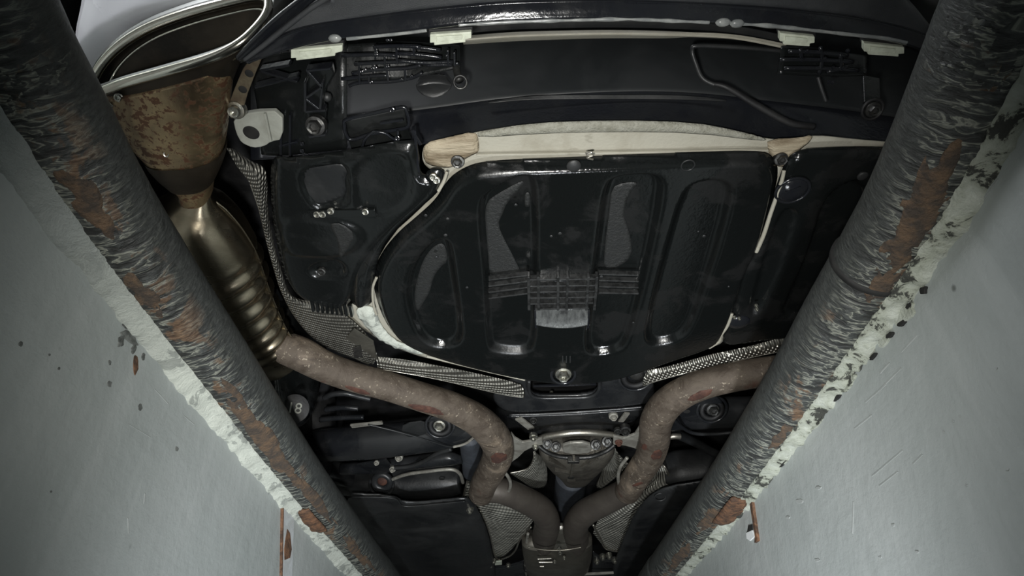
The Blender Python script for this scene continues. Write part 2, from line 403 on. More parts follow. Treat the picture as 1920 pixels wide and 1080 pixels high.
def rail_mat(name, side):
    """old black pipe paint: flaking in bands around the pipe, rust where it broke away"""
    m, nt, b = base(name); uv = coords(nt, (1, 1, 1), True)
    sx = N(nt, 'ShaderNodeSeparateXYZ'); nt.links.new(uv, sx.inputs[0]); u, vv = sx.outputs[0], sx.outputs[1]
    fl = coords(nt, (60, 17, 1), True, (0, 0, .16*side)); n1 = noisef(nt, fl, 1.5, 4, .5, .8)
    fine = noisef(nt, coords(nt, (160, 60, 1), True), 1.5, 5, .7); big = noisef(nt, coords(nt, (7, 12, 1), True), 1.0, 6, .68, .6)
    # the face turned to the wall is the worn one
    r = .054; vc = math_(nt, 'DIVIDE', vv, r)
    worn = ramp(nt, math_(nt, 'MULTIPLY', math_(nt, 'ADD', math_(nt, 'COSINE', math_(nt, 'SUBTRACT', vc, WORN[side])), 1), .5), [(.55, 0), (.90, 1)])
    c = mixc(nt, ramp(nt, fine, [(.35, 0), (.7, 1)]), (.030, .033, .032), (.068, .073, .070))
    lip = math_(nt, 'MULTIPLY', ramp(nt, n1, [(.50, 0), (.535, 1), (.57, .25), (.62, 0)]), math_(nt, 'ADD', math_(nt, 'MULTIPLY', worn, .9), .05))
    c = mixc(nt, lip, c, (.30, .31, .26))
    dark = math_(nt, 'MULTIPLY', ramp(nt, n1, [(.40, 1), (.46, 0)]), math_(nt, 'ADD', math_(nt, 'MULTIPLY', worn, .7), .15))
    c = mixc(nt, dark, c, (.018, .018, .017))
    rst = math_(nt, 'MULTIPLY', ramp(nt, math_(nt, 'ADD', big, math_(nt, 'MULTIPLY', n1, .25)), [(.70, 0), (.75, 1)]), worn)
    c = mixc(nt, math_(nt, 'MULTIPLY', rst, .85), c, mixc(nt, ramp(nt, fine, [(.4, 0), (.65, 1)]), (.085, .045, .025), (.22, .135, .075)))
    nt.links.new(c, b.inputs['Base Color'])
    nt.links.new(math_(nt, 'ADD', .50, math_(nt, 'MULTIPLY', rst, .3)), b.inputs['Roughness'])
    hgt = math_(nt, 'ADD', math_(nt, 'MULTIPLY', n1, math_(nt, 'ADD', math_(nt, 'MULTIPLY', worn, .9), .25)), math_(nt, 'MULTIPLY', fine, .25))
    bumpn(nt, b, hgt, .9, .008); return m
WORN = {-1: 0.0, 1: 0.0}

def wall_mat():
    m, nt, b = base('grey_painted_pit_wall'); v = coords(nt)
    n1 = noisef(nt, v, 2.2, 6, .55, .3); n2 = noisef(nt, v, 26, 6, .7); n3 = noisef(nt, v, 11, 4, .6)
    c = mixc(nt, ramp(nt, n1, [(.3, 0), (.7, 1)]), (.33, .36, .35), (.42, .445, .435))
    run = noisef(nt, coords(nt, (1, 14, .8)), 1.6, 5, .6); c = mixc(nt, math_(nt, 'MULTIPLY', ramp(nt, run, [(.5, 0), (.75, 1)]), .25), c, (.52, .54, .53))
    vo = N(nt, 'ShaderNodeTexVoronoi'); vo.inputs['Scale'].default_value = 13; nt.links.new(v, vo.inputs['Vector'])
    pit = ramp(nt, vo.outputs['Distance'], [(.035, 1), (.075, 0)])
    c = mixc(nt, math_(nt, 'MULTIPLY', pit, ramp(nt, n3, [(.52, 0), (.6, .8)])), c, (.10, .11, .10))
    nt.links.new(c, b.inputs['Base Color']); b.inputs['Roughness'].default_value = .55
    scr = noisef(nt, coords(nt, (1, 3, 26), rot=(math.radians(28), 0, 0)), 2.0, 5, .6)
    h = math_(nt, 'ADD', math_(nt, 'MULTIPLY', n2, .35), math_(nt, 'ADD', math_(nt, 'MULTIPLY', scr, .10), math_(nt, 'MULTIPLY', n3, .5)))
    bumpn(nt, b, h, .28, .02); return m
WALL = wall_mat()
def mortar_mat(name, c1, c2, c3, grey=False):
    m, nt, b = base(name); v = coords(nt)
    n1 = noisef(nt, v, 20, 8, .7, .5); n2 = noisef(nt, v, 70, 5, .7)
    c = mixc(nt, ramp(nt, n1, [(.35, 0), (.62, 1)]), c1, c2); c = mixc(nt, ramp(nt, n1, [(.55, 0), (.58, 1)]), c, c3)
    if grey:   # blends to a grey close to the wall's towards the near end
        sx = N(nt, 'ShaderNodeSeparateXYZ'); nt.links.new(v, sx.inputs[0])
        mr = N(nt, 'ShaderNodeMapRange'); mr.inputs[1].default_value = .62; mr.inputs[2].default_value = .95
        nt.links.new(math_(nt, 'ADD', sx.outputs[1], math_(nt, 'MULTIPLY', n1, .25)), mr.inputs[0]); c = mixc(nt, mr.outputs[0], (.30, .325, .31), c)
    nt.links.new(c, b.inputs['Base Color']); b.inputs['Roughness'].default_value = .7
    bumpn(nt, b, math_(nt, 'ADD', n1, math_(nt, 'MULTIPLY', n2, .4)), .7, .012); return m
MORTL = mortar_mat('white_painted_mortar', (.62, .65, .58), (.50, .53, .47), (.30, .32, .29), True)
MORTR = mortar_mat('crumbling_mortar', (.52, .55, .49), (.30, .32, .25), (.045, .047, .040))
TABR = simple('flaking_rusty_steel', (.19, .095, .05), (.06, .034, .022), .75, .85, ns=55, lo=.38, hi=.6, bs=110, bst=.7, bd=.006)
TAPE = simple('pale_painted_strip', (.56, .59, .60), (.46, .48, .48), .5, .6, ns=30, bs=120, bst=.2)
CHIPW = simple('bare_white_plaster', (.80, .82, .82), (.70, .72, .72), .7, .8, ns=30, bst=.1)

def struct(o): o['kind'] = 'structure'; return o

# ------------------------------------------------------------------ the pit
RAILH = .0566; RR = .054
CL = [(-60, -70), (20, 80), (95, 205), (186, 360), (281, 500), (352, 600), (424, 700), (505, 815), (590, 929), (684, 1044), (735, 1105)]
CR = [(1935, -90), (1893, 0), (1799, 200), (1720, 360), (1647, 480), (1570, 600), (1508, 700), (1441, 800), (1358, 918), (1248, 1062), (1220, 1098)]
def rail_line(tab, far):
    p = [W(x, y, RAILH) for x, y in tab]
    d0 = p[0]-p[1]; d1 = p[-1]-p[-2]
    a = p[0]+d0*((p[0].y+1.0)/(-d0.y)); b = p[-1]+d1*((far-p[-1].y)/d1.y); b.x = .5*(b.x+p[-1].x)
    return [a]+p+[b]
RL = rail_line(CL, 4.6); RRT = rail_line(CR, 4.6)
def xat(line, y):
    c = line
    for a, b in zip(c, c[1:]):
        if a.y <= y <= b.y: return a.x+(b.x-a.x)*(y-a.y)/(b.y-a.y)
    return c[0].x if y < c[0].y else c[-1].x
YS = [-1.0+i*.1 for i in range(57)]
YF = 4.6; PITZ = -1.75; OFFS = .026
def wall(name, line, s):
    v = []; f = []
    zs = [0.0, -.03, -.08, -.2, -.5, -1.0, PITZ]
    for y in YS:
        x = xat(line, y)+s*OFFS
        for z in zs: v.append((x, y, z))
        v.append((x+s*.25, y, PITZ)); v.append((x+s*.25, y, 0.0))
    k = len(zs)+2
    for i in range(len(YS)-1):
        for j in range(k):
            q = (i*k+j, i*k+(j+1) % k, (i+1)*k+(j+1) % k, (i+1)*k+j)
            f.append(q if s < 0 else tuple(reversed(q)))
    return struct(mesh(name, v, f, WALL, smooth=False))
wl = wall('wall_left', RL, -1); wr = wall('wall_right', RRT, 1)
def slab(name, x0, x1, y0, y1, z0, z1, mat):
    v = [(x, y, z) for x in (x0, x1) for y in (y0, y1) for z in (z0, z1)]
    f = [(0, 1, 3, 2), (4, 6, 7, 5), (0, 4, 5, 1), (2, 3, 7, 6), (0, 2, 6, 4), (1, 5, 7, 3)]
    return struct(mesh(name, v, f, mat, smooth=False))
slab('floor', -1.1, 1.1, -1.2, 4.9, PITZ-.1, PITZ, FLOORM)
def garage_floor(name, line, s):
    v = []; f = []
    for y in [-1.0, *YS[1:-1], 4.6]:
        x = xat(line, y)+s*(OFFS+.25); v += [(x, y, 0), (s*3.2, y, 0), (s*3.2, y, -.2), (x, y, -.2)]
    for i in range(len(YS)-1):
        for j in range(4):
            q = (i*4+j, i*4+(j+1) % 4, i*4+4+(j+1) % 4, i*4+4+j); f.append(q if s > 0 else tuple(reversed(q)))
    return struct(mesh(name, v, f, FLOORM, smooth=False))
garage_floor('floor_left', RL, -1); garage_floor('floor_right', RRT, 1)
slab('wall_near', -1.1, 1.1, -1.2, -1.0, PITZ, 0.0, WALL); slab('wall_far', -1.1, 1.1, 4.6, 4.8, PITZ, 0.0, WALL)
slab('floor_near', -3.2, 3.2, -4.0, -1.0, -.2, -.001, FLOORM); slab('floor_far', -3.2, 3.2, 4.6, 8.0, -.2, -.001, FLOORM)
slab('ceiling', -3.3, 3.3, -4.1, 8.0, 3.0, 3.1, GARAGE)
slab('wall_garage_left', -3.3, -3.2, -4.1, 8.0, 0, 3.0, GARAGE); slab('wall_garage_right', 3.2, 3.3, -4.1, 8.0, 0, 3.0, GARAGE)
slab('wall_garage_back', -3.3, 3.3, -4.2, -4.1, 0, 3.0, GARAGE)
# mortar bead between rail and wall
def mortar(name, line, s, mat, depth, rag, seed):
    v = []; f = []; y = -.9; ys = []
    while y < 4.5: ys.append(y); y += .008
    for y in ys:
        xw = xat(line, y)+s*OFFS
        q = mnoise.noise((y*9, seed, 0)); q2 = mnoise.noise((y*34, seed, 3)); q3 = mnoise.noise((y*80, seed, 7))
        lo = depth*(1+.45*q+rag*(.5*q2+.35*q3)); pr = .004+.003*max(0, q2)+rag*.004*abs(q3)
        lo = max(.006, lo)
        for dx, z in ((.027, .004), (.020+pr, -.003), (.009+pr, -.35*lo), (.004+pr, -.75*lo), (.0015+pr*.4, -lo*.97), (-.004, -lo)):
            v.append((xw-s*dx+rag*.0015*mnoise.noise((y*60, z*300, seed)), y, z))
    for i in range(len(ys)-1):
        for j in range(5):
            q = (i*6+j, i*6+j+1, i*6+7+j, i*6+6+j); f.append(q if s < 0 else tuple(reversed(q)))
    return struct(mesh(name, v, f, mat))
mortar('trim_1', RL, -1, MORTL, .018, .6, 1.3)
mortar('trim_2', RRT, 1, MORTR, .009, 2.2, 8.1)

WORN = {-1: 3.35, 1: 2.95}
RAILL = rail_mat('flaking_rail_paint_left', -1); RAILR = rail_mat('flaking_rail_paint_right', 1)
def scaly(seed, side):
    """loose scales of paint: low terraces that run around the pipe on its worn side"""
    def g(L, th):
        if L < .9 or L > 4.9: return 1.0
        w = max(0.0, .5+.5*math.cos(th-WORN[side]))**1.2
        a = L*38+side*th*1.2+1.6*mnoise.noise((L*9, th*3, seed)); n1 = mnoise.noise((a, th*2.4, seed)); n2 = mnoise.noise((a*2.3, th*4.1, seed+5))
        t = lambda x: min(1.0, max(0.0, x*9+.5))
        return 1+(w*(.018*t(n1)+.012*t(n2+.1))+.004*n1+.005*mnoise.noise((L*10, th*1.3, seed+9)))
    return g
rl = tube('steel_pipe', RL, RR, RAILL, seg=96, n=110, mod=scaly(2, -1))
rl['label'] = 'flaking black steel pipe along the left pit wall, with pale mortar under it'; rl['category'] = 'pipe'; rl['group'] = 'edge pipes of the inspection pit'
rr_ = tube('steel_pipe', RRT, RR, RAILR, seg=96, n=110, mod=scaly(9, 1))
rr_['label'] = 'flaking black steel pipe along the right pit wall, with a butt joint ring'; rr_['category'] = 'pipe'; rr_['group'] = 'edge pipes of the inspection pit'
def rail_ring(line, y, r, name, mat, parent, label, a0=0, a1=360, w=.006, lift=.0012):
    xc = xat(line, y); t = Vector((xat(line, y+.05)-xat(line, y-.05), .1, 0)).normalized(); sx = t.cross(Vector((0, 0, 1)))
    n = 40; v = []; f = []
    for i in range(n+1):
        th = math.radians(a0+(a1-a0)*i/n)
        d = Vector((0, 0, 1))*math.cos(th)+sx*math.sin(th); c = Vector((xc, y, RAILH))
        for k, (aa, rr0) in enumerate(((-w, r-.004), (-w*.8, r+lift), (w*.8, r+lift), (w, r-.004))): v.append(c+d*rr0+t*aa)
    for i in range(n):
        for k in range(3): f.append((i*4+k, i*4+k+1, i*4+5+k, i*4+4+k))
    return mesh(name, v, f, mat, parent, label)
JOINT = simple('dark_joint_gap', (.008, .008, .008), (.014, .014, .013), .7, .8, ns=40, bst=0)
yj = W(1650, 492, RAILH).y
rail_ring(RRT, yj, RR, 'pipe_joint', JOINT, rr_, 'thin black butt joint around the pipe', w=.0055, lift=.0032)
def rust_scab(line, px, py, parent, lw, a0, a1, label=None):
    """welded lug that rusted through: a thick curved scab on the pipe"""
    y = W(px, py, RAILH-.02).y; n, m = 14, 14; v = []; f = []
    for i in range(n):
        for j in range(m):
            a = i/(n-1); b_ = j/(m-1); yy = y+(a-.5)*lw; th = math.radians(a0+(a1-a0)*b_)
            e = min(a, 1-a, b_, 1-b_); r = RR+.001+.0055*min(1, e*7)+.0045*mnoise.noise((a*7, b_*7, px))*min(1, e*6)+.002*mnoise.noise((a*19, b_*17, px))*min(1, e*6)
            xx = xat(line, yy); v.append((xx+math.sin(th)*r, yy+.01*mnoise.noise((b_*4, py, a)), RAILH+math.cos(th)*r))
    for i in range(n-1):
        for j in range(m-1): f.append((i*m+j, (i+1)*m+j, (i+1)*m+j+1, i*m+j+1))
    o = mesh('rust_scab', v, f, TABR, parent, label); s = o.modifiers.new('thick', 'SOLIDIFY'); s.thickness = .006; s.offset = -1
    return o
RUSTA = simple('ochre_rail_rust', (.125, .080, .048), (.055, .043, .034), .8, .9, ns=45, lo=.38, hi=.58, bs=150, bst=.8, bd=.006)
def rust_area(line, px, py, parent, lw, a0, a1, seed):
    y = W(px, py, RAILH-.02).y; n, m = 26, 20; ok = {}; v = []; f = []
    for i in range(n):
        for j in range(m):
            a = i/(n-1); b_ = j/(m-1); yy = y+(a-.5)*lw; th = math.radians(a0+(a1-a0)*b_)
            e = 1-math.hypot((a-.5)*2, (b_-.5)*2)+.55*mnoise.noise((a*4.5, b_*3.5, seed))+.2*mnoise.noise((a*11, b_*9, seed))
            ok[i, j] = e; r = RR*1.012+.0016*min(1, max(-1.2, (e-.2)*6))+.0006*mnoise.noise((a*20, b_*14, seed))
            v.append((xat(line, yy)+math.sin(th)*r, yy, RAILH+math.cos(th)*r))
    for i in range(n-1):
        for j in range(m-1):
            if max(ok[i, j], ok[i+1, j], ok[i, j+1], ok[i+1, j+1]) > .12: f.append((i*m+j, (i+1)*m+j, (i+1)*m+j+1, i*m+j+1))
    return mesh('rust_area', v, f, RUSTA, parent, 'patch of bare brown rust')
for q, (px, py, lw, a0, a1) in enumerate(((478, 800, .46, 128, 176), (592, 925, .34, 126, 158), (252, 520, .10, 150, 182), (160, 350, .12, 138, 176), (664, 1022, .4, 126, 160), (522, 862, .22, 138, 164))): rust_area(RL, px, py, rl, lw, a0, a1, q*3.1)
for q, (px, py, lw, a0, a1) in enumerate(((1755, 330, .15, 182, 228), (1722, 395, .12, 180, 226), (1690, 440, .08, 178, 214), (1655, 497, .08, 178, 214), (1475, 790, .12, 176, 206), (1335, 955, .22, 190, 226), (1285, 1025, .35, 192, 226))): rust_area(RRT, px, py, rr_, lw, a0, a1, 40+q*2.3)
rust_scab(RL, 572, 948, rl, .16, 165, 222, 'orange rusted weld lug')
rust_scab(RRT, 1375, 930, rr_, .17, 140, 200, 'orange rusted weld patch')
# pale cover strip with a rusted hole on the left wall; rusty rod and bare chip on the right wall
def wall_strip(name, pts, line, s, th, mat, parent, label=None):
    P = []
    for x, y in pts:
        p = WX(x, y, xat(line, 2.0)+s*OFFS)
        for _ in range(6): p = WX(x, y, xat(line, p.y)+s*OFFS)
        P.append(p)
    return plate3(name, [Vector((p.x-s*th, p.y, p.z)) for p in P], Vector((s*th*1.6, 0, 0)), mat, parent, label, 0, .0008)
ws = wall_strip('cover_strip', [(527, 948), (549, 958), (545, 1078), (541, 1180), (519, 1180), (524, 1078)], RL, -1, .004, TAPE, None)
ws['label'] = 'narrow pale strip running down the left pit wall with a rusted hole'; ws['category'] = 'cover strip'
wall_strip('rust_hole', [(535, 992), (540, 1000), (543, 1030), (540, 1046), (530, 1050), (529, 1030), (532, 1008)], RL, -1, .0055, TABR, ws, 'rusted-through hole')
wall_strip('rust_edge', [(526, 950), (528.5, 950), (526, 1078), (521, 1180), (519, 1180), (524, 1078)], RL, -1, .0052, TABR, ws, 'rusty left edge')
wr1 = wall_strip('rusty_rod', [(1407, 924), (1412, 924), (1423, 1000), (1425, 1014), (1419, 1018), (1420, 1004)], RRT, 1, .006, TABR, None)
wr1['label'] = 'thin rusty rod standing out of the right pit wall below the pipe'; wr1['category'] = 'rod'
wall_strip('wall_chip', [(1401, 999), (1412, 994), (1417, 1006), (1408, 1014), (1402, 1010)], RRT, 1, .003, CHIPW, wr, 'bare white plaster chip')
wall_strip('wall_chip', [(1404, 985), (1412, 983), (1413, 994), (1402, 998)], RRT, 1, .002, JOINT, wr, 'small black hole in the plaster')

def blot(name, cx, cy, rx, ry, line, s_, th, mat, parent, label=None, ang=0.0, n=14, seed=0):
    P = []
    for j in range(n):
        t = 2*math.pi*j/n; q = 1+.45*mnoise.noise((math.cos(t)*1.6+cx, math.sin(t)*1.6, cy+seed)); x, y = rx*q*math.cos(t), ry*q*math.sin(t)
        P.append((cx+x*math.cos(ang)-y*math.sin(ang), cy+x*math.sin(ang)+y*math.cos(ang)))
    return wall_strip(name, P, line, s_, th, mat, parent, label)
SCUFF = simple('broken_grey_plaster', (.16, .17, .16), (.07, .075, .07), .8, .9, ns=60, bs=120, bst=.6)
SCR = simple('scraped_paint_ridge', (.38, .40, .39), (.33, .35, .34), .6, .7, ns=30, bst=0)
for cx, cy, rx, ry, a in ((240, 632, 20, 9, .7), (258, 622, 12, 6, .5), (226, 640, 6, 12, .2), (250, 655, 4, 9, .3), (268, 668, 3, 7, .1), (236, 612, 10, 4, .8)): blot('plaster_break', cx, cy, rx, ry, RL, -1, .0015, SCUFF, wl, 'broken plaster', a)
blot('rust_stain', 254, 684, 5, 18, RL, -1, .001, TABR, wl, 'rust stain')
for cx, cy, r in ((38, 645, 3.5), (331, 842, 3), (110, 691, 2), (92, 665, 1.5), (95, 922, 1.5), (205, 680, 3), (262, 763, 4), (205, 720, 4)): blot('paint_pit', cx, cy, r, r*1.5, RL, -1, .001, SCUFF, wl)
for a_, b_ in (((240, 971), (241, 1000)), ((290, 730), (316, 758)), ((240, 795), (282, 820)), ((345, 780), (365, 797)), ((272, 925), (270, 945))): wall_strip('scrape', [(a_[0]-1.2, a_[1]), (a_[0]+1.2, a_[1]), (b_[0]+1.2, b_[1]), (b_[0]-1.2, b_[1])], RL, -1, .0007, SCR, wl)
for a_, b_ in (((1622, 755), (1662, 720)), ((1635, 893), (1693, 844)), ((1649, 911), (1684, 884)), ((1602, 804), (1635, 778)), ((1690, 660), (1720, 628)), ((1640, 740), (1690, 690)), ((1712, 870), (1730, 852)), ((1650, 700), (1668, 680)), ((1600, 940), (1598, 1000)), ((1832, 390), (1872, 335))): wall_strip('scrape', [(a_[0]-1.3, a_[1]-1), (a_[0]+1.3, a_[1]+1), (b_[0]+1.3, b_[1]+1), (b_[0]-1.3, b_[1]-1)], RRT, 1, .0006, SCR, wr)
for cx, cy, r in ((1890, 880, 3), (1813, 910, 2), (1675, 985, 3), (1651, 1045, 3), (1535, 915, 4), (1500, 940, 5), (1478, 970, 3), (1533, 1050, 4), (1720, 1035, 3), (1788, 790, 2), (1770, 810, 2), (1800, 780, 2), (1870, 690, 2)): blot('paint_pit', cx, cy, r*1.2, r*.9, RRT, 1, .0012, SCR, wr)
# crumbs and dark breaks along the right mortar bead
for cx, cy, rx, ry, a in ((1700, 590, 26, 12, -.9), (1728, 530, 18, 9, -.9), (1660, 640, 14, 7, -.9), (1590, 720, 22, 8, -.85), (1530, 790, 30, 8, -.9), (1470, 862, 24, 7, -.9), (1385, 960, 20, 7, -.9), (1345, 1004, 16, 6, -.9), (1800, 400, 30, 12, -.95), (1850, 310, 26, 12, -.95)):
    blot('mortar_crust', cx, cy, rx, ry, RRT, 1, .0035, MORTR, wr, 'lump of broken mortar', a, 18)
for cx, cy, rx, ry, a in ((1708, 574, 7, 4, -.9), (1694, 606, 9, 4, -.7), (1735, 545, 5, 8, .3), (1672, 628, 8, 4, -.9), (1512, 812, 12, 3, -.85), (1572, 745, 10, 3, -.85), (1468, 870, 12, 3, -.7), (1640, 668, 8, 3, -.9)):
    blot('mortar_gap', cx, cy, rx, ry, RRT, 1, .0042, JOINT, wr, 'dark gap in the mortar', a)

# ------------------------------------------------------------------ the car
car = bpy.data.objects.new('car', None); COL.objects.link(car); car.location = (.12, 2.3, 0); car.empty_display_size = .2
car['label'] = 'underside of a white car with black rear valance and rusty twin exhaust over the pit'; car['category'] = 'car'
bpy.context.view_layer.update()
C = car

# body shell: dark floor pan and sills that close the car above everything
def boxp(name, x0, x1, y0, y1, z0, z1, mat, parent, label=None, bv=.01):
    v = [(x, y, z) for x in (x0, x1) for y in (y0, y1) for z in (z0, z1)]
    f = [(0, 1, 3, 2), (4, 6, 7, 5), (0, 4, 5, 1), (2, 3, 7, 6), (0, 2, 6, 4), (1, 5, 7, 3)]
    o = mesh(name, v, f, mat, parent, label, False)
    if bv: bevel(o, bv)
    return o
boxp('floor_pan', -.74, .98, .66, 5.0, .66, .70, MATTE, C, 'dark floor pan above the running gear')
boxp('side_sill', -.80, -.74, 2.3, 5.0, .22, .72, MATTE, C); boxp('side_sill', .98, 1.04, 2.3, 5.0, .22, .72, MATTE, C)
# rear quarter panels down to bumper height
def quarter(s):
    xs = .12+s*.92; x2 = .12+s*.88
    P = [Vector((xs, .45, .30)), Vector((xs, 1.28, .28)), Vector((xs, 1.36, .55)), Vector((xs, 1.7, .74)), Vector((xs, 2.1, .55)), Vector((xs, 2.3, .25)), Vector((xs, 2.3, 1.0)), Vector((xs, .35, 1.0))]
    return (plate3('wheel_arch_liner', [p+Vector((-s*.032, 0, 0)) for p in P], Vector((-s*.01, 0, 0)), MATTE, C, 'black wheel arch liner', 0, .004), plate3('quarter_panel', P, Vector((-s*.03, 0, 0)), WHITE, C, 'white painted quarter panel', 0, .006))[1]
quarter(-1); quarter(1)
boxp('boot_floor', -.76, 1.0, .36, 1.40, .63, .70, MATTE, C, 'dark boot floor')  # carried back over the bumper to stop light leaking through
# front of the car, far away
boxp('front_closing_panel', -.76, 1.0, 4.7, 5.0, .25, .70, MATTE, C)

# wheels
TYRE = simple('black_tyre_rubber', (.012, .012, .013), (.018, .018, .019), .5, .62, ns=14, bs=70, bst=.15)
def wheel(xin, s):
    prof = [(.20, .0), (.255, -.004), (.300, .006), (.322, .030), (.330, .07), (.330, .15), (.322, .19), (.300, .214), (.255, .224), (.20, .22)]
    seg = 72; v = []; f = []; cy, cz = 1.71, .33
    for r, x in prof:
        for j in range(seg):
            th = 2*math.pi*j/seg; v.append((xin+s*x, cy+math.cos(th)*r, cz+math.sin(th)*r))
    k = len(prof)
    for i in range(k):
        for j in range(seg):
            q = (i*seg+j, i*seg+(j+1) % seg, ((i+1) % k)*seg+(j+1) % seg, ((i+1) % k)*seg+j); f.append(q)
    me = bpy.data.meshes.new('wheel'); me.from_pydata(v, [], f); bm = bmesh.new(); bm.from_mesh(me); bmesh.ops.recalc_face_normals(bm, faces=bm.faces); bm.to_mesh(me); bm.free()
    t = link('tyre', me, TYRE, C, 'black rubber tyre')
    disc('wheel_hub', (xin+s*.06, cy, cz), .205, .02, BOLTD, t, None, (-s, 0, 0), .01)
    return t
tl = wheel(-.65, -1); wheel(.89, 1)
def text(name, body, loc, size, xdir, ydir, mat, parent, ext=.0006):
    cu = bpy.data.curves.new(name, 'FONT'); cu.body = body; cu.size = size; cu.align_x = 'CENTER'; cu.align_y = 'CENTER'; cu.extrude = ext
    tmp = bpy.data.objects.new(name, cu); COL.objects.link(tmp)
    dg = bpy.context.evaluated_depsgraph_get(); me = bpy.data.meshes.new_from_object(tmp.evaluated_get(dg)); bpy.data.objects.remove(tmp)
    x = Vector(xdir).normalized(); y = Vector(ydir).normalized(); z = x.cross(y).normalized(); y = z.cross(x)
    me.transform(Matrix.Translation(loc) @ Matrix((x, y, z)).transposed().to_4x4())
    me.materials.clear(); return link(name, me, mat, parent, None, False)

# --- rear bumper (black valance): rows of one curved shell
BB = [(452, 108), (492, 88), (545, 62), (600, 48), (680, 36), (760, 25), (860, 14), (960, 6), (1100, 3), (1250, 6), (1400, 14), (1500, 22), (1600, 34), (1690, 54), (1735, 70), (1768, 84)]
BC = [(470, 118), (515, 102), (572, 86), (640, 73), (700, 68), (760, 61), (860, 48), (960, 42), (1100, 37), (1250, 40), (1400, 47), (1500, 56), (1600, 66), (1690, 82), (1735, 96), (1762, 108)]
rB = [W(x, y, .245) for x, y in BB]; rC = [W(x, y, .236) for x, y in BC]
rA = [p+Vector((0, -.065, .012)) for p in rB]; rA2 = [p+Vector((0, -.15, .09)) for p in rB]; rA3 = [p+Vector((0, -.20, .30)) for p in rB]
for k, (x, y) in enumerate(((528, 40), (550, 22), (582, 6), (625, -6))):
    rA[k] = W(x, y, .257); rA2[k] = W(x+55, y-45, .335); rA3[k] = W(x+110, y-90, .545)
for k, (x, y) in enumerate(((1738, 40), (1722, 22), (1700, 4))):
    rA[-1-k] = W(x, y, .257); rA2[-1-k] = W(x-40, y-45, .335); rA3[-1-k] = W(x-80, y-90, .545)
rD = [p+Vector((0, .012, .03)) for p in rC]
bump_ = skin('rear_bumper', [rA3, rA2, rA, rB], GRAIN, C, 'grained black rear bumper valance', .004, 4)
skin('bumper_lip', [[p+Vector((0, -.004, .001)) for p in rB], [(a+b)/2+Vector((0, 0, -.004)) for a, b in zip(rB, rC)], rC, rD], GLOSS, bump_, 'glossy folded lip of the valance', .003, 4)
tube('lip_ridge', [p+Vector((0, 0, -.0005)) for p in rB], .0022, GLOSS, bump_, None, seg=8, n=5)
# pale beads and blobs standing in for highlights on the glossy lip edge
LIPHL = simple('pale_lip_highlight', (.30, .31, .30), (.18, .19, .19), .15, .3, ns=40, bst=0, coat=.5)  # light grey imitates the highlights of the lip
def bead(name, pts, h, r, mat, parent, seed=0.0, amp=.6):
    P = [W(x, y, h) for x, y in pts]; Q = crom(P, 8)
    rr = [r*(1+amp*mnoise.noise((q.x*40, seed, 0))) for q in Q]
    return tube(name, Q, rr, mat, parent, None, seg=8, n=2)
bead('lip_highlight', [(650, 73), (700, 68), (760, 62), (800, 57)], .234, .0022, LIPHL, bump_, 1)
bead('lip_highlight', [(860, 47), (960, 41), (1060, 38), (1170, 36), (1260, 39), (1330, 42)], .234, .0022, LIPHL, bump_, 2, .9)
bead('lip_highlight', [(1390, 45), (1440, 48), (1500, 54), (1580, 63), (1660, 72), (1700, 80)], .234, .0024, LIPHL, bump_, 3, .9)
for (x, y, a) in ((1356, 42, 14), (1382, 44, 13), (628, 72, 12)):
    p = W(x, y, .233); loft('highlight_blob', [(p+Vector((t*a*.0007, 0, 0)), Vector((0, .0055*k, 0)), Vector((0, 0, .0045*k))) for t, k in ((-1, .15), (-.6, .8), (0, 1), (.6, .8), (1, .15))], LIPHL, bump_, None, seg=12, n=3)
# white clips under the lip
def clip(p, w=92):
    (x0, y0), (x1, y1) = p; h = .255
    t = (y1-y0)/(x1-x0)
    def q(a, b): return (x0+(x1-x0)*a, y0+(y1-y0)*a+b)
    o = plate('clip', [q(0, -3), q(1, -3), q(1, 9), q(.86, 11), q(.86, 16), q(.10, 18), q(.10, 13), q(0, 13)], h, .010, CLIPM, bump_, 'pale plastic fixing clip', 0, .0012)
    plate('clip_tongue', [q(.16, 2), q(.78, 2), q(.78, 10), q(.16, 12)], h-.002, .004, CLIPM, o, None, 0, .0006)
    plate('clip_mount', [q(-.03, -12), q(1.03, -12), q(1.03, 2), q(-.03, 2)], h+.006, .012, MATTE, o, 'black mount of the clip', 0, .001)
    return o
clip(((545, 97), (642, 88))); clip(((806, 68), (884, 63))); clip(((1462, 65), (1528, 72))); clip(((1620, 84), (1696, 92)))
# --- rear end panel of the body with its beige beam edge above
pa = [(470, 70), (640, 55), (800, 40), (960, 36), (1150, 34), (1300, 36), (1450, 44), (1600, 66), (1760, 100)]
pb = [(470, 235), (640, 222), (800, 204), (960, 183), (1150, 172), (1300, 174), (1450, 190), (1600, 208), (1760, 232)]
pb2 = [(470, 243), (640, 232), (800, 214), (960, 194), (1150, 183), (1300, 185), (1450, 200), (1600, 217), (1760, 240)]
pc = [(470, 300), (640, 288), (800, 268), (960, 240), (1150, 228), (1300, 233), (1450, 265), (1600, 266), (1760, 280)]
rp = skin('rear_panel', [[W(x, y, .62) for x, y in pa], [W(x, (y+y2)/2, .52) for (x, y), (_, y2) in zip(pa, pb)], [W(x, y, .425) for x, y in pb]], PANEL, C, 'smooth dark rear panel inside the bumper', .003, 5)
skin('panel_crease', [[W(x, y, .424) for x, y in pb], [W(x, y, .410) for x, y in pb2], [W(x, (y*.5+y2*.5), .380) for (x, y), (_, y2) in zip(pb2, pc)], [W(x, y, .350) for x, y in pc]], GLOSS, rp, 'lower folded part of the rear panel', .003, 5)
bt = [(868, 64), (960, 57), (1060, 54), (1150, 53), (1250, 55), (1340, 60), (1400, 67), (1474, 82)]
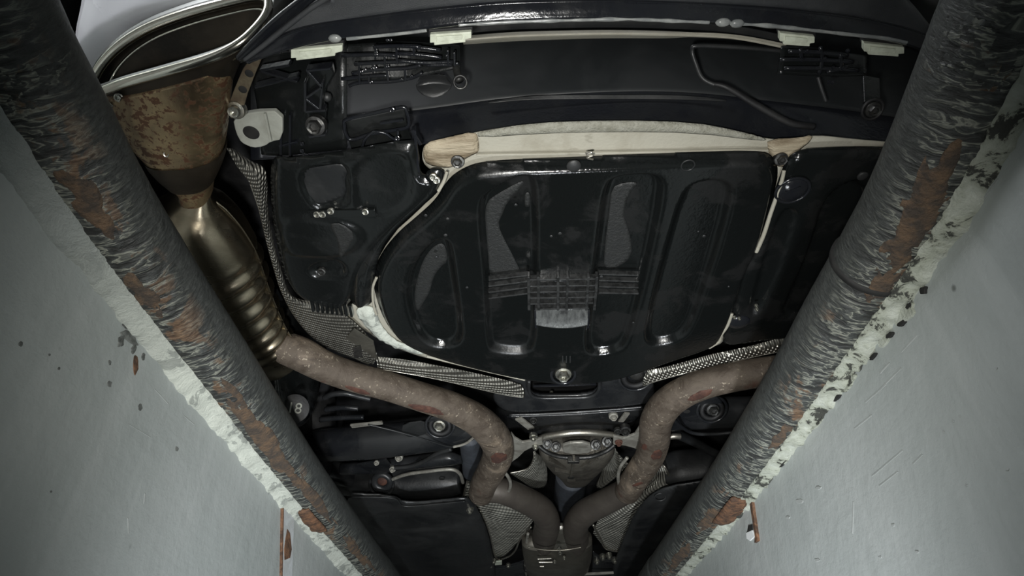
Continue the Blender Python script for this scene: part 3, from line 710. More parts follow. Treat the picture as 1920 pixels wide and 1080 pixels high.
bb_ = [(868, 86), (960, 80), (1060, 76), (1150, 74), (1250, 74), (1305, 72), (1400, 78), (1474, 92)]
skin('bumper_beam', [[W(x, y, .425)+Vector((0, .006, .006)) for x, y in bt], [W(x, (y+y2)/2, .412) for (x, y), (_, y2) in zip(bt, bb_)], [W(x, y, .425)+Vector((0, .004, .010)) for x, y in bb_]], BEIGE, C, 'beige lower edge of the bumper beam', .004, 5)
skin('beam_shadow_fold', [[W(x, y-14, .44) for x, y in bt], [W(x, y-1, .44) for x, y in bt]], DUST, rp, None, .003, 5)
# low grey streak pressed into the panel foot
skin('panel_bead', [[W(x, y, .405) for x, y in ((915, 191), (985, 181), (1060, 178), (1150, 178), (1240, 178), (1310, 181), (1362, 187))], [W(x, y, .400) for x, y in ((917, 192), (985, 187), (1060, 186), (1150, 185), (1240, 186), (1310, 187), (1362, 188))]], DUST, rp, None, .002, 4)
# washer hose on the right part of the panel
tubep('washer_hose', [(1470, 96, .43), (1400, 90, .43), (1310, 86, .43), (1298, 95, .43), (1305, 120, .42), (1316, 145, .41), (1335, 157, .40), (1360, 163, .395)], .0035, DUST, C, 'thin grey washer hose', seg=10)
tubep('hose_sleeve', [(1340, 158, .398), (1365, 165, .39), (1420, 198, .375), (1480, 230, .36), (1526, 238, .36)], [.0035, .0045, .0055, .0055, .0055], MATTE, C, 'black sleeve of the washer hose', seg=10)
tubep('panel_stud', [(1534, 145, .42), (1540, 165, .41), (1549, 190, .40)], .003, DUST, C, seg=8)
# black inner liners that hide the painted sides
for xs in (-.73, .97):
    plate3('inner_liner', [Vector((xs, .52, .26)), Vector((xs, 1.33, .22)), Vector((xs, 1.42, .60)), Vector((xs, 1.42, .70)), Vector((xs, .52, .70))], Vector((.02 if xs > 0 else -.02, 0, 0)), MATTE, C, 'black side liner', 0, .004)

# --- white bumper corner beside the exhaust tip
skin('bumper_corner', [[W(x, y, h) for x, y, h in r] for r in (
    [(60, -260, .60), (160, -190, .56), (330, -150, .54), (520, -120, .54), (640, -100, .54)],
    [(150, -60, .46), (230, -80, .44), (360, -80, .43), (520, -60, .43), (600, -50, .43)],
    [(142, 60, .38), (190, 20, .38), (300, -20, .38), (460, -20, .38), (560, -20, .38)],
    [(139, 108, .36), (175, 70, .36), (270, 20, .36), (420, -10, .36), (540, -5, .36)],
    [(152, 160, .37), (185, 120, .37), (280, 60, .37), (420, 20, .37), (500, 20, .37)])], WHITE, C, 'white painted bumper corner around the exhaust tip', .004, 5)
# black strip that edges the valance next to the tip
tubep('valance_edge_strip', [(446, 110, .238), (480, 78, .240), (520, 42, .245), (560, 10, .25), (600, -20, .26)], [.004, .006, .007, .007, .007], GLOSS, bump_, 'glossy strip edging the valance', seg=12)
tubep('valance_edge_strip', [(458, 112, .240), (500, 80, .242), (540, 48, .246), (585, 14, .25), (625, -10, .26)], .0035, GRAIN, bump_, None, seg=10)

# --- exhaust tips
RIM = [(172, 164, .262), (186, 128, .285), (222, 88, .305), (275, 54, .318), (345, 27, .325), (425, 5, .325), (482, -6, .322), (502, 4, .315), (497, 32, .290), (466, 68, .262), (432, 92, .248), (385, 112, .242), (310, 134, .240), (235, 155, .242), (190, 170, .248)]
def tip(rim, parent, label, c2):
    R = crom([W(*p) for p in rim], 6, True); n = len(R); c = sum(R, Vector())/n
    def off(k, dv): return [c+(p-c)*k+dv for p in R]
    t = tube('tip_rim', R, .0065, CHROME, parent, label, seg=14, n=1, closed=True)
    def band(name, loops, mat, lab=None):
        v = [p for l in loops for p in l]; f = []
        for i in range(len(loops)-1):
            for j in range(n): f.append((i*n+j, i*n+(j+1) % n, (i+1)*n+(j+1) % n, (i+1)*n+j))
        o = mesh(name, v, f, mat, t, lab); s = o.modifiers.new('thick', 'SOLIDIFY'); s.thickness = .0015; s.offset = 0; return o
    band('tip_band', [off(1.005, Vector((0, 0, .002))), off(1.07, Vector((0, -.004, .016))), off(1.12, Vector((0, .004, .036))), off(1.10, Vector((0, .04, .055)))], BEZEL, 'smoked steel band around the rim')
    band('tip_lining', [off(.985, Vector((0, 0, 0))), off(.955, Vector((0, .006, .006))), off(.95, Vector((0, .016, .010))), off(.84, (c2-c)*.25), off(.72, (c2-c)*.7), off(.50, (c2-c)*1.0)], SOOT, 'sooty brown inside of the tip')
    band('inner_step', [off(.93, Vector((0, .014, .009))), off(.90, Vector((0, .016, .010))), off(.885, Vector((0, .024, .014)))], CHROME)
    o = band('baffle', [off(.52, (c2-c)*.98), off(.02, (c2-c)*1.02)], SOOT)
    return t
tail = loft('tailpipe', [sec((184, 172), (440, 108), .283, .040), sec((205, 200), (436, 145), .285, .044), sec((232, 238), (430, 190), .287, .048), sec((262, 272), (424, 245), .288, .049), sec((290, 300), (416, 288), .288, .047),
      sec((318, 330), (404, 326), .290, .040), sec((338, 352), (398, 350), .290, .034), sec((342, 372), (396, 372), .292, .032)], TAILM, C, 'rust-speckled flat tailpipe of the left exhaust', seg=56, n=6, ex=2.6)
tip(RIM, tail, 'polished rim of the left exhaust tip', W(331, 214, .287))
# clamp shroud around the tail pipe foot
loft('tailpipe_sleeve', [sec((276, 285), (421, 276), .288, .0495), sec((284, 297), (420, 290), .288, .0500), sec((300, 316), (414, 310), .288, .046), sec((322, 336), (404, 332), .290, .0405)], simple('dark_heat_stained_sleeve', (.075, .060, .042), (.035, .028, .02), .4, .55, metal=.8, ns=8, lo=.35, hi=.6, bs=50, bst=.2), tail, 'dark stained sleeve', seg=48, n=4, ex=2.6, cap=False, mod=lambda t, th: 1.015)
for x, y, h, r in ((313, 288, .243, .006), (223, 183, .25, .006), (206, 195, .25, .005), (230, 246, .255, .005), (243, 240, .255, .004)):
    bolt('spot_weld', W(x, y, h), r, BOLTM, tail, axis=(.3, -.5, -1))
# mirrored right tip, half hidden by the rail
RX = 2*.117
rimR = []
for x, y, h in RIM:
    p = W(x, y, h); q = pix((RX-p.x, p.y, p.z)); rimR.append((q[0], q[1], h))
tailR = loft('tailpipe', [(Vector((RX-s[0].x, s[0].y, s[0].z)), Vector((s[1].x, -s[1].y, s[1].z)), s[2]) for s in (sec((184, 172), (440, 108), .283, .040), sec((232, 238), (430, 190), .287, .048), sec((290, 300), (416, 288), .288, .047), sec((342, 372), (396, 372), .292, .032))], TAILM, C, 'flat tailpipe of the right exhaust', seg=48, n=6, ex=2.6)
_q = W(331, 214, .287); tip(rimR, tailR, 'polished rim of the right exhaust tip', Vector((RX-_q.x, _q.y, _q.z)))

# --- muffler
def ribs(t, th):
    if .40 < t < .86: return 1+.032*math.sin((t-.40)/.46*2*math.pi*8)*min(1, (t-.40)*16, (.86-t)*16)*(1 if math.sin(th) < .4 else .3)
    return 1
MS = [sec((338, 366), (398, 362), .292, .030), sec((308, 384), (408, 380), .292, .048), sec((256, 410), (426, 398), .294, .074), sec((212, 450), (456, 432), .297, .092), sec((212, 500), (482, 478), .298, .096), sec((236, 560), (502, 536), .298, .094), sec((280, 620), (522, 590), .296, .088), sec((340, 662), (540, 625), .292, .074), sec((410, 695), (560, 652), .285, .052), sec((490, 705), (572, 664), .278, .038)]
muf = loft('muffler', MS, MUFF, C, 'heat-tinted steel muffler with ribbed belly', seg=64, n=14, ex=2.25, mod=ribs)
sm_ = [W(x, y, h) for x, y, h in ((394, 372, .292), (410, 384, .292), (426, 398, .294), (454, 432, .297), (480, 478, .298), (500, 536, .298), (522, 590, .296), (540, 625, .292), (563, 650, .285))]
tube('weld_seam', sm_, .0045, MUFF, muf, 'folded seam of the muffler', seg=10, n=6, flat=.6)
# --- rusty centre pipes
pl = [(500, 640, .285), (560, 662, .274), (606, 686, .268), (660, 706, .266), (720, 722, .264), (790, 744, .262), (850, 764, .262), (898, 790, .260), (928, 822, .258), (934, 850, .255), (922, 880, .250), (908, 905, .248), (902, 925, .250)]
lpipe = tubep('exhaust_pipe', pl, [.034, .039, .037, .036, .036, .037, .039, .043, .046, .046, .044, .043, .042], RUST, C, 'rusty brown left exhaust pipe', seg=32, n=10)
pr_ = [(1500, 690, .270), (1440, 696, .268), (1390, 704, .266), (1335, 716, .264), (1285, 734, .262), (1248, 760, .260), (1230, 792, .258), (1227, 826, .256), (1218, 856, .252), (1200, 884, .250), (1184, 908, .248), (1176, 922, .250)]
rpipe = tubep('exhaust_pipe', pr_, [.036, .036, .036, .036, .038, .041, .043, .043, .042, .042, .042, .041], RUST, C, 'rusty brown right exhaust pipe', seg=32, n=10)
lp2 = tubep('link_pipe', [(905, 918, .262), (945, 921, .262), (985, 938, .262), (1016, 957, .262), (1026, 980, .262), (1022, 1003, .262), (1021, 1022, .262)], [.040, .043, .045, .047, .049, .050, .050], BROWNP, lpipe, 'brown pipe bending into the silencer', seg=28, n=8)
rp2 = tubep('link_pipe', [(1186, 912, .262), (1160, 928, .262), (1125, 946, .262), (1096, 962, .262), (1080, 982, .262), (1080, 1003, .262), (1081, 1022, .262)], [.040, .042, .044, .046, .048, .050, .050], BROWNP, rpipe, 'brown pipe bending into the silencer', seg=28, n=8)
def patch(x0, y0, rx, ry, h, R, parent, ang=0.0):
    """scab of deep rust hugging the pipe"""
    c = W(x0, y0, h); n = (CAM-c).normalized(); e1 = RT*math.cos(ang)+UP*math.sin(ang); e1 = (e1-n*e1.dot(n)).normalized(); e2 = n.cross(e1)
    sc = (c-CAM).dot(FW)/F; v = [c+n*.0015]; f = []; k = 22
    for q, lift in ((.55, .0012), (1.0, -.004)):
        for j in range(k):
            th = 2*math.pi*j/k; w = 1+.22*mnoise.noise((math.cos(th)*1.5+x0, math.sin(th)*1.5, y0))
            v.append(c+e1*math.cos(th)*rx*sc*q*w+e2*math.sin(th)*ry*sc*q*w+n*lift)
    for j in range(k):
        f.append((0, 1+j, 1+(j+1) % k)); f.append((1+j, 1+k+j, 1+k+(j+1) % k, 1+(j+1) % k))
    return mesh('rust_patch', v, f, DEEPRUST, parent, 'dark red rust patch')
def onpipe(o, x, y, rx, ry, ang=0.0):
    dg = bpy.context.evaluated_depsgraph_get(); me = o.data
    from mathutils.bvhtree import BVHTree
    bvh = BVHTree.FromPolygons([v.co for v in me.vertices], [p.vertices[:] for p in me.polygons])
    d = ray(x, y).normalized(); hit = bvh.ray_cast(CAM, d)
    if hit[0] is None: return None
    # conform a small sheet on the pipe
    n = (CAM-hit[0]).normalized(); sc = (hit[0]-CAM).dot(FW)/F; v = []; f = []; k = 26; rings = 5
    for r_ in range(rings+1):
        for j in range(k):
            th = 2*math.pi*j/k; q = r_/rings*(1+.25*mnoise.noise((math.cos(th)*1.7+x*.1, math.sin(th)*1.7, y*.1)))
            dx, dy = math.cos(th)*rx*q, math.sin(th)*ry*q
            px, py = x+dx*math.cos(ang)-dy*math.sin(ang), y+dx*math.sin(ang)+dy*math.cos(ang)
            h2 = bvh.ray_cast(CAM, ray(px, py).normalized())
            if h2[0] is not None and (h2[0]-hit[0]).length < .12: p = h2[0]+h2[1]*(.0012 if r_ < rings else -.001)
            else: p = v[-k] if r_ else hit[0]
            v.append(p)
    for r_ in range(rings):
        for j in range(k): f.append((r_*k+j, (r_+1)*k+j, (r_+1)*k+(j+1) % k, r_*k+(j+1) % k))
    return mesh('rust_patch', v, f, DEEPRUST, o, 'dark red rust patch')
onpipe(lpipe, 935, 858, 17, 11, -.2); onpipe(lpipe, 800, 768, 36, 7, .22); onpipe(lpipe, 672, 732, 28, 5, .3)
onpipe(rpipe, 1232, 853, 12, 9, -.5); onpipe(rpipe, 1208, 838, 6, 6); onpipe(rpipe, 1313, 741, 26, 8, -.35); onpipe(rpipe, 1196, 908, 12, 3, -.3)
# centre silencer
sil = loft('silencer', [sec((978, 1012), (1110, 1010), .265, .045), sec((980, 1030), (1110, 1028), .262, .065), sec((984, 1050), (1106, 1048), .260, .070), sec((990, 1068), (1100, 1066), .260, .070), sec((995, 1090), (1094, 1088), .260, .065), sec((1010, 1110), (1080, 1108), .262, .05)], SILM, C, 'dull steel centre silencer', seg=48, n=8, ex=3.2, mod=lambda t, th: 1+.008*math.sin(t*44)*(t > .25))
# stub between the two pipes that catches the light
loft('silencer_nose', [sec((1036, 986), (1066, 986), .275, .012), sec((1030, 1000), (1072, 1000), .268, .03), sec((1016, 1016), (1086, 1016), .262, .045)], ALLOYB, sil, 'bright nose between the pipes', seg=24, n=4)
tubep('seam_line', [(990, 1026, .195), (1020, 1031, .190), (1060, 1031, .190), (1090, 1026, .195)], .003, SILM, sil, seg=8)

# --- tub (spare wheel well) cover with pressed beads
TUBO = [(838, 338), (868, 316), (905, 304), (1000, 299), (1110, 295), (1280, 287), (1405, 283), (1446, 288), (1460, 315), (1456, 350), (1426, 465), (1404, 500), (1382, 572), (1362, 620), (1342, 646), (1255, 674), (1185, 700), (1130, 712), (1060, 717), (985, 708), (900, 690), (805, 664), (748, 638), (722, 606), (705, 562), (698, 522), (710, 482), (742, 440), (785, 404), (818, 374)]
B1 = [(812, 458), (832, 450), (843, 464), (852, 530), (864, 612), (862, 642), (842, 652), (812, 650), (790, 636), (772, 596), (764, 555), (770, 518), (788, 482)]
B2 = [(903, 378), (920, 362), (958, 341), (985, 332), (1001, 342), (1004, 420), (1004, 560), (1001, 645), (988, 664), (930, 661), (916, 648), (912, 520), (902, 420)]
B3 = [(1136, 352), (1158, 335), (1215, 331), (1238, 338), (1240, 366), (1222, 460), (1200, 560), (1176, 640), (1160, 660), (1115, 667), (1100, 655), (1106, 590), (1120, 480)]
B4 = [(1282, 368), (1306, 346), (1346, 342), (1370, 352), (1368, 380), (1344, 470), (1310, 575), (1290, 624), (1268, 640), (1228, 649), (1212, 636), (1222, 582), (1250, 474)]
HUBP = [(996, 500), (1120, 500), (1128, 560), (1110, 592), (1104, 624), (1002, 624), (996, 592), (984, 560)]
def tubz(X, Y, z): return z
tub = relief('spare_wheel_tub', TUBO, .30, [('rim', .020, .017), (B1, .020, .016), (B2, .020, .016), (B3, .020, .016), (B4, .020, .016)], TUBM, C, 'black pressed spare wheel tub cover with four long beads', step=.0045, th=.004, oh=.318)
# dried film left in the beads
MUD = simple('dried_grey_film', (.021, .022, .0215), (.012, .013, .013), .40, .62, ns=60, lo=.4, hi=.6, bs=200, bst=.5)
def film(name, pts, h, mat, parent, label=None):
    return relief(name, pts, h, [], mat, parent, label, step=.005, th=.0006, sm=1, hfun=lambda X, Y, z: z+np.array([.0004*mnoise.noise((a*90, b*90, 0)) for a, b in zip(X, Y)]))
film('dried_film', [(912, 378), (935, 362), (970, 343), (984, 338), (978, 352), (950, 380), (942, 402), (933, 420), (946, 450), (958, 472), (972, 500), (978, 512), (940, 514), (918, 516), (914, 470), (909, 410)], .3185, MUD, tub, 'grey dried film in the bead')
film('dried_film', [(808, 466), (826, 455), (836, 462), (840, 490), (826, 500), (812, 520), (806, 548), (792, 570), (782, 588), (776, 560), (780, 530), (792, 490)], .3185, MUD, tub, 'grey dried film in the bead')
film('dried_film', [(1146, 352), (1170, 342), (1200, 342), (1180, 362), (1168, 400), (1182, 440), (1186, 480), (1160, 502), (1132, 506), (1134, 460), (1142, 400)], .3185, MUD, tub, 'speckled film in the bead')
film('dried_film', [(985, 360), (994, 362), (995, 385), (986, 392), (983, 376)], .3185, MUD, tub)
FINM = simple('grey_sheen_fin', (.07, .072, .072), (.03, .031, .031), .2, .32, metal=.5, ns=60, bs=150, bst=.1)  # greyer metal stands in for the bright edges of black fins
# hub lattice: cross bars and long fins
HB = .290
def fins(pts_list, h, w, t, name='rib'):
    for (x0, y0), (x1, y1) in pts_list: bar(name, W(x0, y0, h), W(x1, y1, h), w, t, FINM, tub, None, (0, 0, 1), .0012)
for i, y in enumerate((521, 532, 543, 554)):
    a, b = (916, y+1+i*.5), (990, y-8+i*.3); fins([(a, b)], HB+.014, .0045, .012)
    a, b = (1122, y-10+i*.5), (1197, y-8+i*.5); fins([(a, b)], HB+.014, .0045, .012)
for y, x0, x1 in ((520, 990, 1120), (532, 990, 1118), (543, 990, 1118), (554, 990, 1116), (565, 993, 1112), (575, 1003, 1104)):
    fins([((x0, y+1), (x1, y-1))], HB+.004, .0045, .014)
for x0, x1 in ((991, 992), (1009, 1010), (1046, 1046), (1064, 1062), (1103, 1099), (1119, 1114)):
    fins([((x0, 514), (x1, 577))], HB+.003, .006, .016)
# the round socket behind the lattice and the bright curved cheek below it
hc = W(1052, 545, .306)
disc('hub_socket', hc, .038, .006, MATTE, tub, 'dark round socket behind the lattice', (0, 0, -1), .004)
ring('hub_ring', W(1050, 545, .301), .034, .0035, GLOSS, tub, None, (0, 0, -1))
CHEEK = simple('silver_sheen_cheek', (.24, .25, .245), (.06, .062, .062), .22, .42, metal=.65, ns=40, lo=.42, hi=.62, bs=140, bst=.25, stretch=(1.4, .5, .5))  # silver streaks stand in for the reflection on the glossy black cheek
rows = []
for q, (yy, hh) in enumerate(((578, .299), (590, .295), (602, .290), (613, .284))):
    rows.append([W(x, yy+dy, hh) for x, dy in ((1003+q*.8, -3), (1022, 0), (1040, 2), (1054, 2.5), (1070, 2), (1086, 0), (1104-q*.8, -3))])
skin('hub_cheek', rows, CHEEK, tub, 'curved cheek under the hub lattice, sheen put into its colour', .003, 5)
for xs in ((1003, 578, 1005, 612), (1104, 578, 1102, 612)):
    bar('cheek_edge', W(xs[0], xs[1], .298), W(xs[2], xs[3], .295), .004, .012, GLOSS, tub)
bolt('tub_bolt', W(1056, 700, .298), .020, BOLTM, tub, 'large flanged bolt at the tub edge')
ring('bolt_seat', W(1056, 702, .299), .030, .004, GLOSS, tub)
for k in range(3): bar('cast_mark', W(1055+k*7, 668, .2995), W(1055+k*7, 680, .2995), .003, .003, DUST, tub)
ring('plug_ring', W(1290, 310, .300), .011, .0012, DUST, tub, None, (0, 0, -1))
disc('dirt_spot', W(1076, 312, .300), .012, .002, DUST, tub, None, (0, 0, -1), .003)
# coil of bright wire over the upper edge
tubep('wire_coil', [(1098, 287, .292), (1110, 285, .289), (1100, 290, .289), (1112, 291, .289), (1101, 296, .289), (1112, 299, .291)], .0016, ALLOYB, tub, 'small bright wire coil', seg=8)
for k in range(26):
    x, y = random.uniform(760, 1400), random.uniform(330, 690)
    if mnoise.noise((x*.01, y*.01, 3)) > -.1: disc('dried_speck', W(x, y, .2995), random.uniform(.0015, .004), .0006, DUST, tub, None, (0, 0, -1), .0008)
# --- beige body seam around the tub
SE = [(796, 270), (835, 262), (900, 247), (1000, 232), (1150, 227), (1300, 231), (1385, 247), (1440, 263), (1500, 262), (1530, 254), (1600, 262), (1690, 270), (1690, 280), (1600, 276), (1542, 280), (1512, 284), (1480, 322), (1446, 420), (1420, 500), (1396, 580), (1366, 630), (1345, 650), (1255, 675), (1130, 711), (985, 715), (800, 673), (730, 648), (650, 600), (650, 570), (690, 570), (690, 520), (735, 440), (780, 400), (818, 362), (832, 325), (800, 316), (790, 295)]
seam = relief('body_seam', SE, .332, [], BEIGE, C, 'beige body flange showing around the tub cover', step=.008, th=.003, sm=1)
strip_ = relief('sealer_strip', [(893, 250), (1000, 233), (1150, 228), (1300, 232), (1380, 247), (1440, 264), (1432, 268), (1300, 252), (1150, 250), (1000, 254), (898, 262)], .326, [('rim', .004, .006)], simple('rough_beige_sealer', (.34, .335, .285), (.23, .225, .18), .7, .8, ns=70, lo=.4, hi=.65, bs=260, bst=.9, bd=.004), seam, 'rough sprayed sealer strip', step=.005, th=.003, sm=1)
bar('strip_edge', W(893, 290, .326), W(1440, 281, .326), .004, .006, BEIGE, seam)
smear = relief('sealer_smear', [(796, 272), (835, 263), (892, 250), (898, 270), (898, 290), (884, 296), (868, 305), (850, 317), (838, 320), (800, 314), (791, 295)], .322, [('rim', .006, .010)], MASTIC, seam, 'brushed yellowish sealer patch', step=.004, th=.003, sm=1)
relief('sealer_smear', [(1440, 266), (1500, 263), (1528, 257), (1520, 272), (1508, 280), (1496, 292), (1480, 312), (1466, 320), (1450, 308), (1442, 288)], .322, [('rim', .006, .010)], MASTIC, seam, 'brushed yellowish sealer patch', step=.004, th=.003, sm=1)
bolt('body_bolt', W(858, 303, .318), .011, BOLTD, seam); bolt('body_bolt', W(1464, 298, .318), .011, BOLTD, seam)
relief('sealer_blob', [(660, 586), (690, 578), (704, 588), (712, 612), (728, 634), (752, 650), (800, 664), (796, 672), (745, 660), (712, 645), (690, 625)], .318, [('rim', .008, .02)], MORTL, seam, 'lumpy pale sealer below the tub corner', step=.005, th=.004, sm=2, hfun=lambda X, Y, z: z+np.array([.004*mnoise.noise((a*60, b*60, 1)) for a, b in zip(X, Y)]))

# --- black panel right of the tub
RPO = [(1490, 292), (1530, 284), (1660, 282), (1720, 290), (1640, 560), (1560, 640), (1450, 640), (1376, 652), (1352, 650), (1368, 610), (1382, 560), (1392, 510), (1412, 485), (1436, 420), (1460, 350), (1474, 312)]
rpan = relief('side_floor_panel', RPO, .306, [('rim', .010, .012), ([(1462, 398), (1496, 392), (1486, 440), (1452, 540), (1420, 590), (1406, 588), (1424, 520)], .012, .012), ([(1550, 360), (1640, 330), (1640, 600), (1462, 602), (1480, 560), (1520, 470)], .016, .012)], TUBM, C, 'black floor panel right of the tub with a round plug', step=.0055, th=.004)
disc('floor_plug', W(1486, 357, .304), .028, .004, GLOSS, rpan, 'round glossy floor plug', (0, 0, -1), .010)
ring('plug_rim', W(1486, 357, .303), .028, .003, GLOSS, rpan, None, (0, 0, -1))
bar('plug_rib', W(1472, 362, .294), W(1502, 352, .294), .006, .004, GLOSS, rpan)
disc('floor_plug', W(1386, 605, .304), .024, .004, GLOSS, rpan, 'small plug at the panel foot', (0, 0, -1), .006)
for x, y in ((1418, 573), (1419, 580), (1377, 595), (1386, 597), (1432, 655)): bolt('drop', W(x, y, .300), .004, BOLTM, rpan, None, (0, 0, -1), False)
disc('dirt_spot', W(1618, 331, .304), .009, .002, DUST, rpan, None, (0, 0, -1), .002)
bead('seam_edge', [(1470, 320), (1464, 345), (1445, 400), (1432, 440), (1418, 472)], .304, .0035, BEIGE, seam, 5, .3)
bead('seam_edge', [(1372, 588), (1364, 610), (1352, 628), (1348, 640), (1330, 652)], .304, .0036, BEIGE, seam, 6, .5)
bead('seam_edge', [(838, 322), (832, 340), (822, 358)], .304, .003, BEIGE, seam, 7, .4)
bead('seam_edge', [(706, 520), (699, 540), (700, 570), (706, 590)], .306, .003, BEIGE, seam, 8, .4)
bead('seam_edge', [(800, 668), (850, 680), (920, 697), (984, 712)], .312, .0035, BEIGE, seam, 9, .3)

# --- left side: black cover box, brackets, battery tray frame
LC = [(505, 292), (540, 300), (640, 286), (770, 262), (784, 275), (786, 330), (812, 330), (826, 345), (800, 380), (760, 412), (706, 462), (676, 510), (664, 560), (640, 584), (596, 572), (560, 560), (535, 530), (520, 470), (508, 400)]
lcov = relief('battery_cover', LC, .300, [('rim', .012, .014), ([(566, 315), (650, 300), (656, 372), (640, 392), (600, 394), (582, 380), (566, 352)], .008, .008), ([(578, 500), (630, 488), (644, 500), (646, 520), (585, 522)], .012, .008), ([(660, 300), (770, 280), (776, 380), (710, 410), (665, 392)], .004, .008), ([(520, 405), (640, 410), (690, 440), (650, 480), (560, 480), (535, 470)], -.006, .014)], BLK, C, 'black ribbed plastic cover beside the tub', step=.0055, th=.004, oh=.308)
film('dust_patch', [(566, 318), (600, 312), (640, 306), (652, 318), (646, 340), (650, 360), (640, 372), (600, 386), (584, 376), (570, 356)], .3065, DUST, lcov, 'dusty grey patch on the cover')
film('dust_patch', [(615, 420), (640, 418), (668, 440), (650, 470), (636, 488), (634, 450)], .293, MUD, lcov)
bolt('cover_bolt', W(603, 509, .304), .008, BOLTD, lcov); bolt('cover_bolt', W(592, 235, .300), .015, BOLTD, C, 'dark screw on the bracket')
for x, y in ((594, 402), (605, 402), (685, 397), (620, 396)): bolt('drain_clip', W(x, y, .296), .006, BOLTM, lcov, None, (0, -.4, -1), False)
bar('drain_shelf', W(580, 400, .300), W(705, 398, .300), .018, .006, BLK, lcov)
# curved duct arm hugging the tub
duct = relief('curved_duct', [(800, 322), (832, 322), (836, 344), (816, 372), (778, 402), (742, 434), (716, 468), (702, 510), (700, 566), (690, 580), (662, 580), (652, 560), (656, 526), (676, 486), (704, 452), (752, 408), (790, 368), (796, 342)], .290, [('rim', .018, .020), ([(806, 350), (818, 352), (770, 396), (720, 446), (690, 500), (684, 540), (672, 540), (676, 500), (706, 450), (760, 398)], .006, .010)], BLK, C, 'black curved duct hugging the tub', step=.0045, th=.004, oh=.300)
for x, y in ((812, 332), (818, 338)): bolt('duct_screw', W(x, y, .288), .006, BOLTM, duct, None, (0, -.4, -1), False)
for k in range(9):
    bar('pleat', W(584+k*9, 560+k*1.4, .304), W(588+k*9, 582+k*1.2, .300), .006, .010, BLK, lcov)
# vertical bracket with cross ribs
br = plate('rib_bracket', [(576, 128), (622, 122), (626, 140), (610, 170), (606, 196), (612, 210), (608, 252), (580, 254), (574, 210), (572, 170)], .318, .012, BLK, C, 'black bracket with crossed ribs', 0, .002)
for a, b in (((578, 128), (606, 160)), ((574, 180), (606, 158)), ((574, 150), (574, 205)), ((606, 150), (602, 200)), ((574, 205), (612, 202)), ((576, 128), (622, 124)), ((574, 180), (600, 200)), ((580, 252), (612, 248))):
    bar('rib', W(*a, .314), W(*b, .314), .004, .016, GLOSS, br, None, (0, 0, 1))
disc('pale_spot', W(613, 182, .325), .007, .004, DUST, br, None, (.3, -.6, -1), .003)  # small disc marking a paler spot on the bracket
plate('pale_corner', [(622, 205), (640, 193), (640, 208), (624, 208)], .36, .004, BEIGE2, br)
# left inner bracket wall between hanger and rib bracket
lbw = skin('bumper_bracket', [[W(x, y, .40) for x, y in ((462, 108), (520, 98), (570, 92), (650, 78))], [W(x, y, .36) for x, y in ((480, 190), (520, 185), (575, 180), (650, 165))], [W(x, y, .335) for x, y in ((490, 290), (530, 292), (600, 285), (650, 280))]], BLK, C, 'black plastic bumper bracket', .003, 4)
for a, b in (((490, 128), (545, 118)), ((492, 130), (560, 150)), ((480, 160), (560, 140)), ((528, 210), (528, 290)), ((545, 212), (545, 300)), ((525, 270), (560, 262))):
    bar('rib', W(*a, .345), W(*b, .34), .004, .014, GLOSS, lbw)
for x, y in ((566, 270), (566, 283), (570, 290), (542, 304), (542, 313), (576, 292)): bolt('glint_dome', W(x, y, .322), 0.0032, GLOSS, lbw, None, (0, -.5, -1), False)  # gloss black domes added only to give small glints
# grid bracket under the bumper: long bars and short cross bars
gb = skin('grid_bracket', [[W(x, y, .40) for x, y in ((640, 84), (700, 80), (760, 78), (830, 82), (862, 84))], [W(x, y, .37) for x, y in ((636, 152), (690, 152), (750, 150), (800, 140), (862, 126))]], BLK, C, 'black slotted grid bracket under the bumper', .003, 4)
lines = [((640, 104), (706, 102), (744, 104)), ((744, 100), (790, 103), (828, 108)), ((700, 88), (744, 86), (790, 88)), ((776, 88), (826, 94)), ((664, 120), (720, 117), (764, 115)), ((744, 113), (800, 118), (850, 116)), ((660, 138), (700, 131), (760, 128), (790, 122)), ((655, 161), (674, 155), (730, 153), (772, 146), (792, 136)), ((640, 148), (690, 143), (728, 141)), ((800, 122), (848, 121))]
for L in lines: tube('rib', [W(x, y, .362) for x, y in L], .003, GLOSS, gb, None, seg=8, n=4)
for x, y0, y1 in ((704, 84, 110), (722, 102, 130), (744, 86, 118), (726, 118, 142), (692, 140, 154), (728, 140, 153), (760, 128, 150), (776, 88, 104), (700, 118, 136), (840, 92, 122), (852, 96, 122), (674, 120, 156)):
    bar('rib', W(x, y0, .364), W(x+1, y1, .360), .0035, .012, GLOSS, gb)
for x, y in ((726, 75), (732, 75), (705, 98), (705, 102), (678, 134), (684, 131), (698, 128), (704, 127), (752, 149), (771, 143), (696, 154), (838, 104), (857, 119), (727, 125)): bolt('glint_dome', W(x, y, .352), 0.0022, GLOSS, gb, None, (0, -.5, -1), False)  # tiny domes added as sparkles on the grid
stud = tube('threaded_stud', [W(855, 126, .375), W(858, 140, .362), W(862, 152, .352)], [.006, .006, .007], BOLTD, C, 'short stud with a washer', seg=14, n=4)
ring('washer', W(863, 154, .351), .010, .002, BOLTD, stud)
dimple = loft('panel_dimple', [(W(812, 140, .44), Vector((.02, 0, 0)), Vector((0, 0, .004))), (W(813, 160, .415), Vector((.03, 0, 0)), Vector((0, -.004, .008))), (W(813, 172, .408), Vector((.022, 0, 0)), Vector((0, -.004, .010))), (W(813, 178, .404), Vector((.008, 0, 0)), Vector((0, 0, .004)))], DUST, rp, 'small bulge in the rear panel', seg=20, n=4)
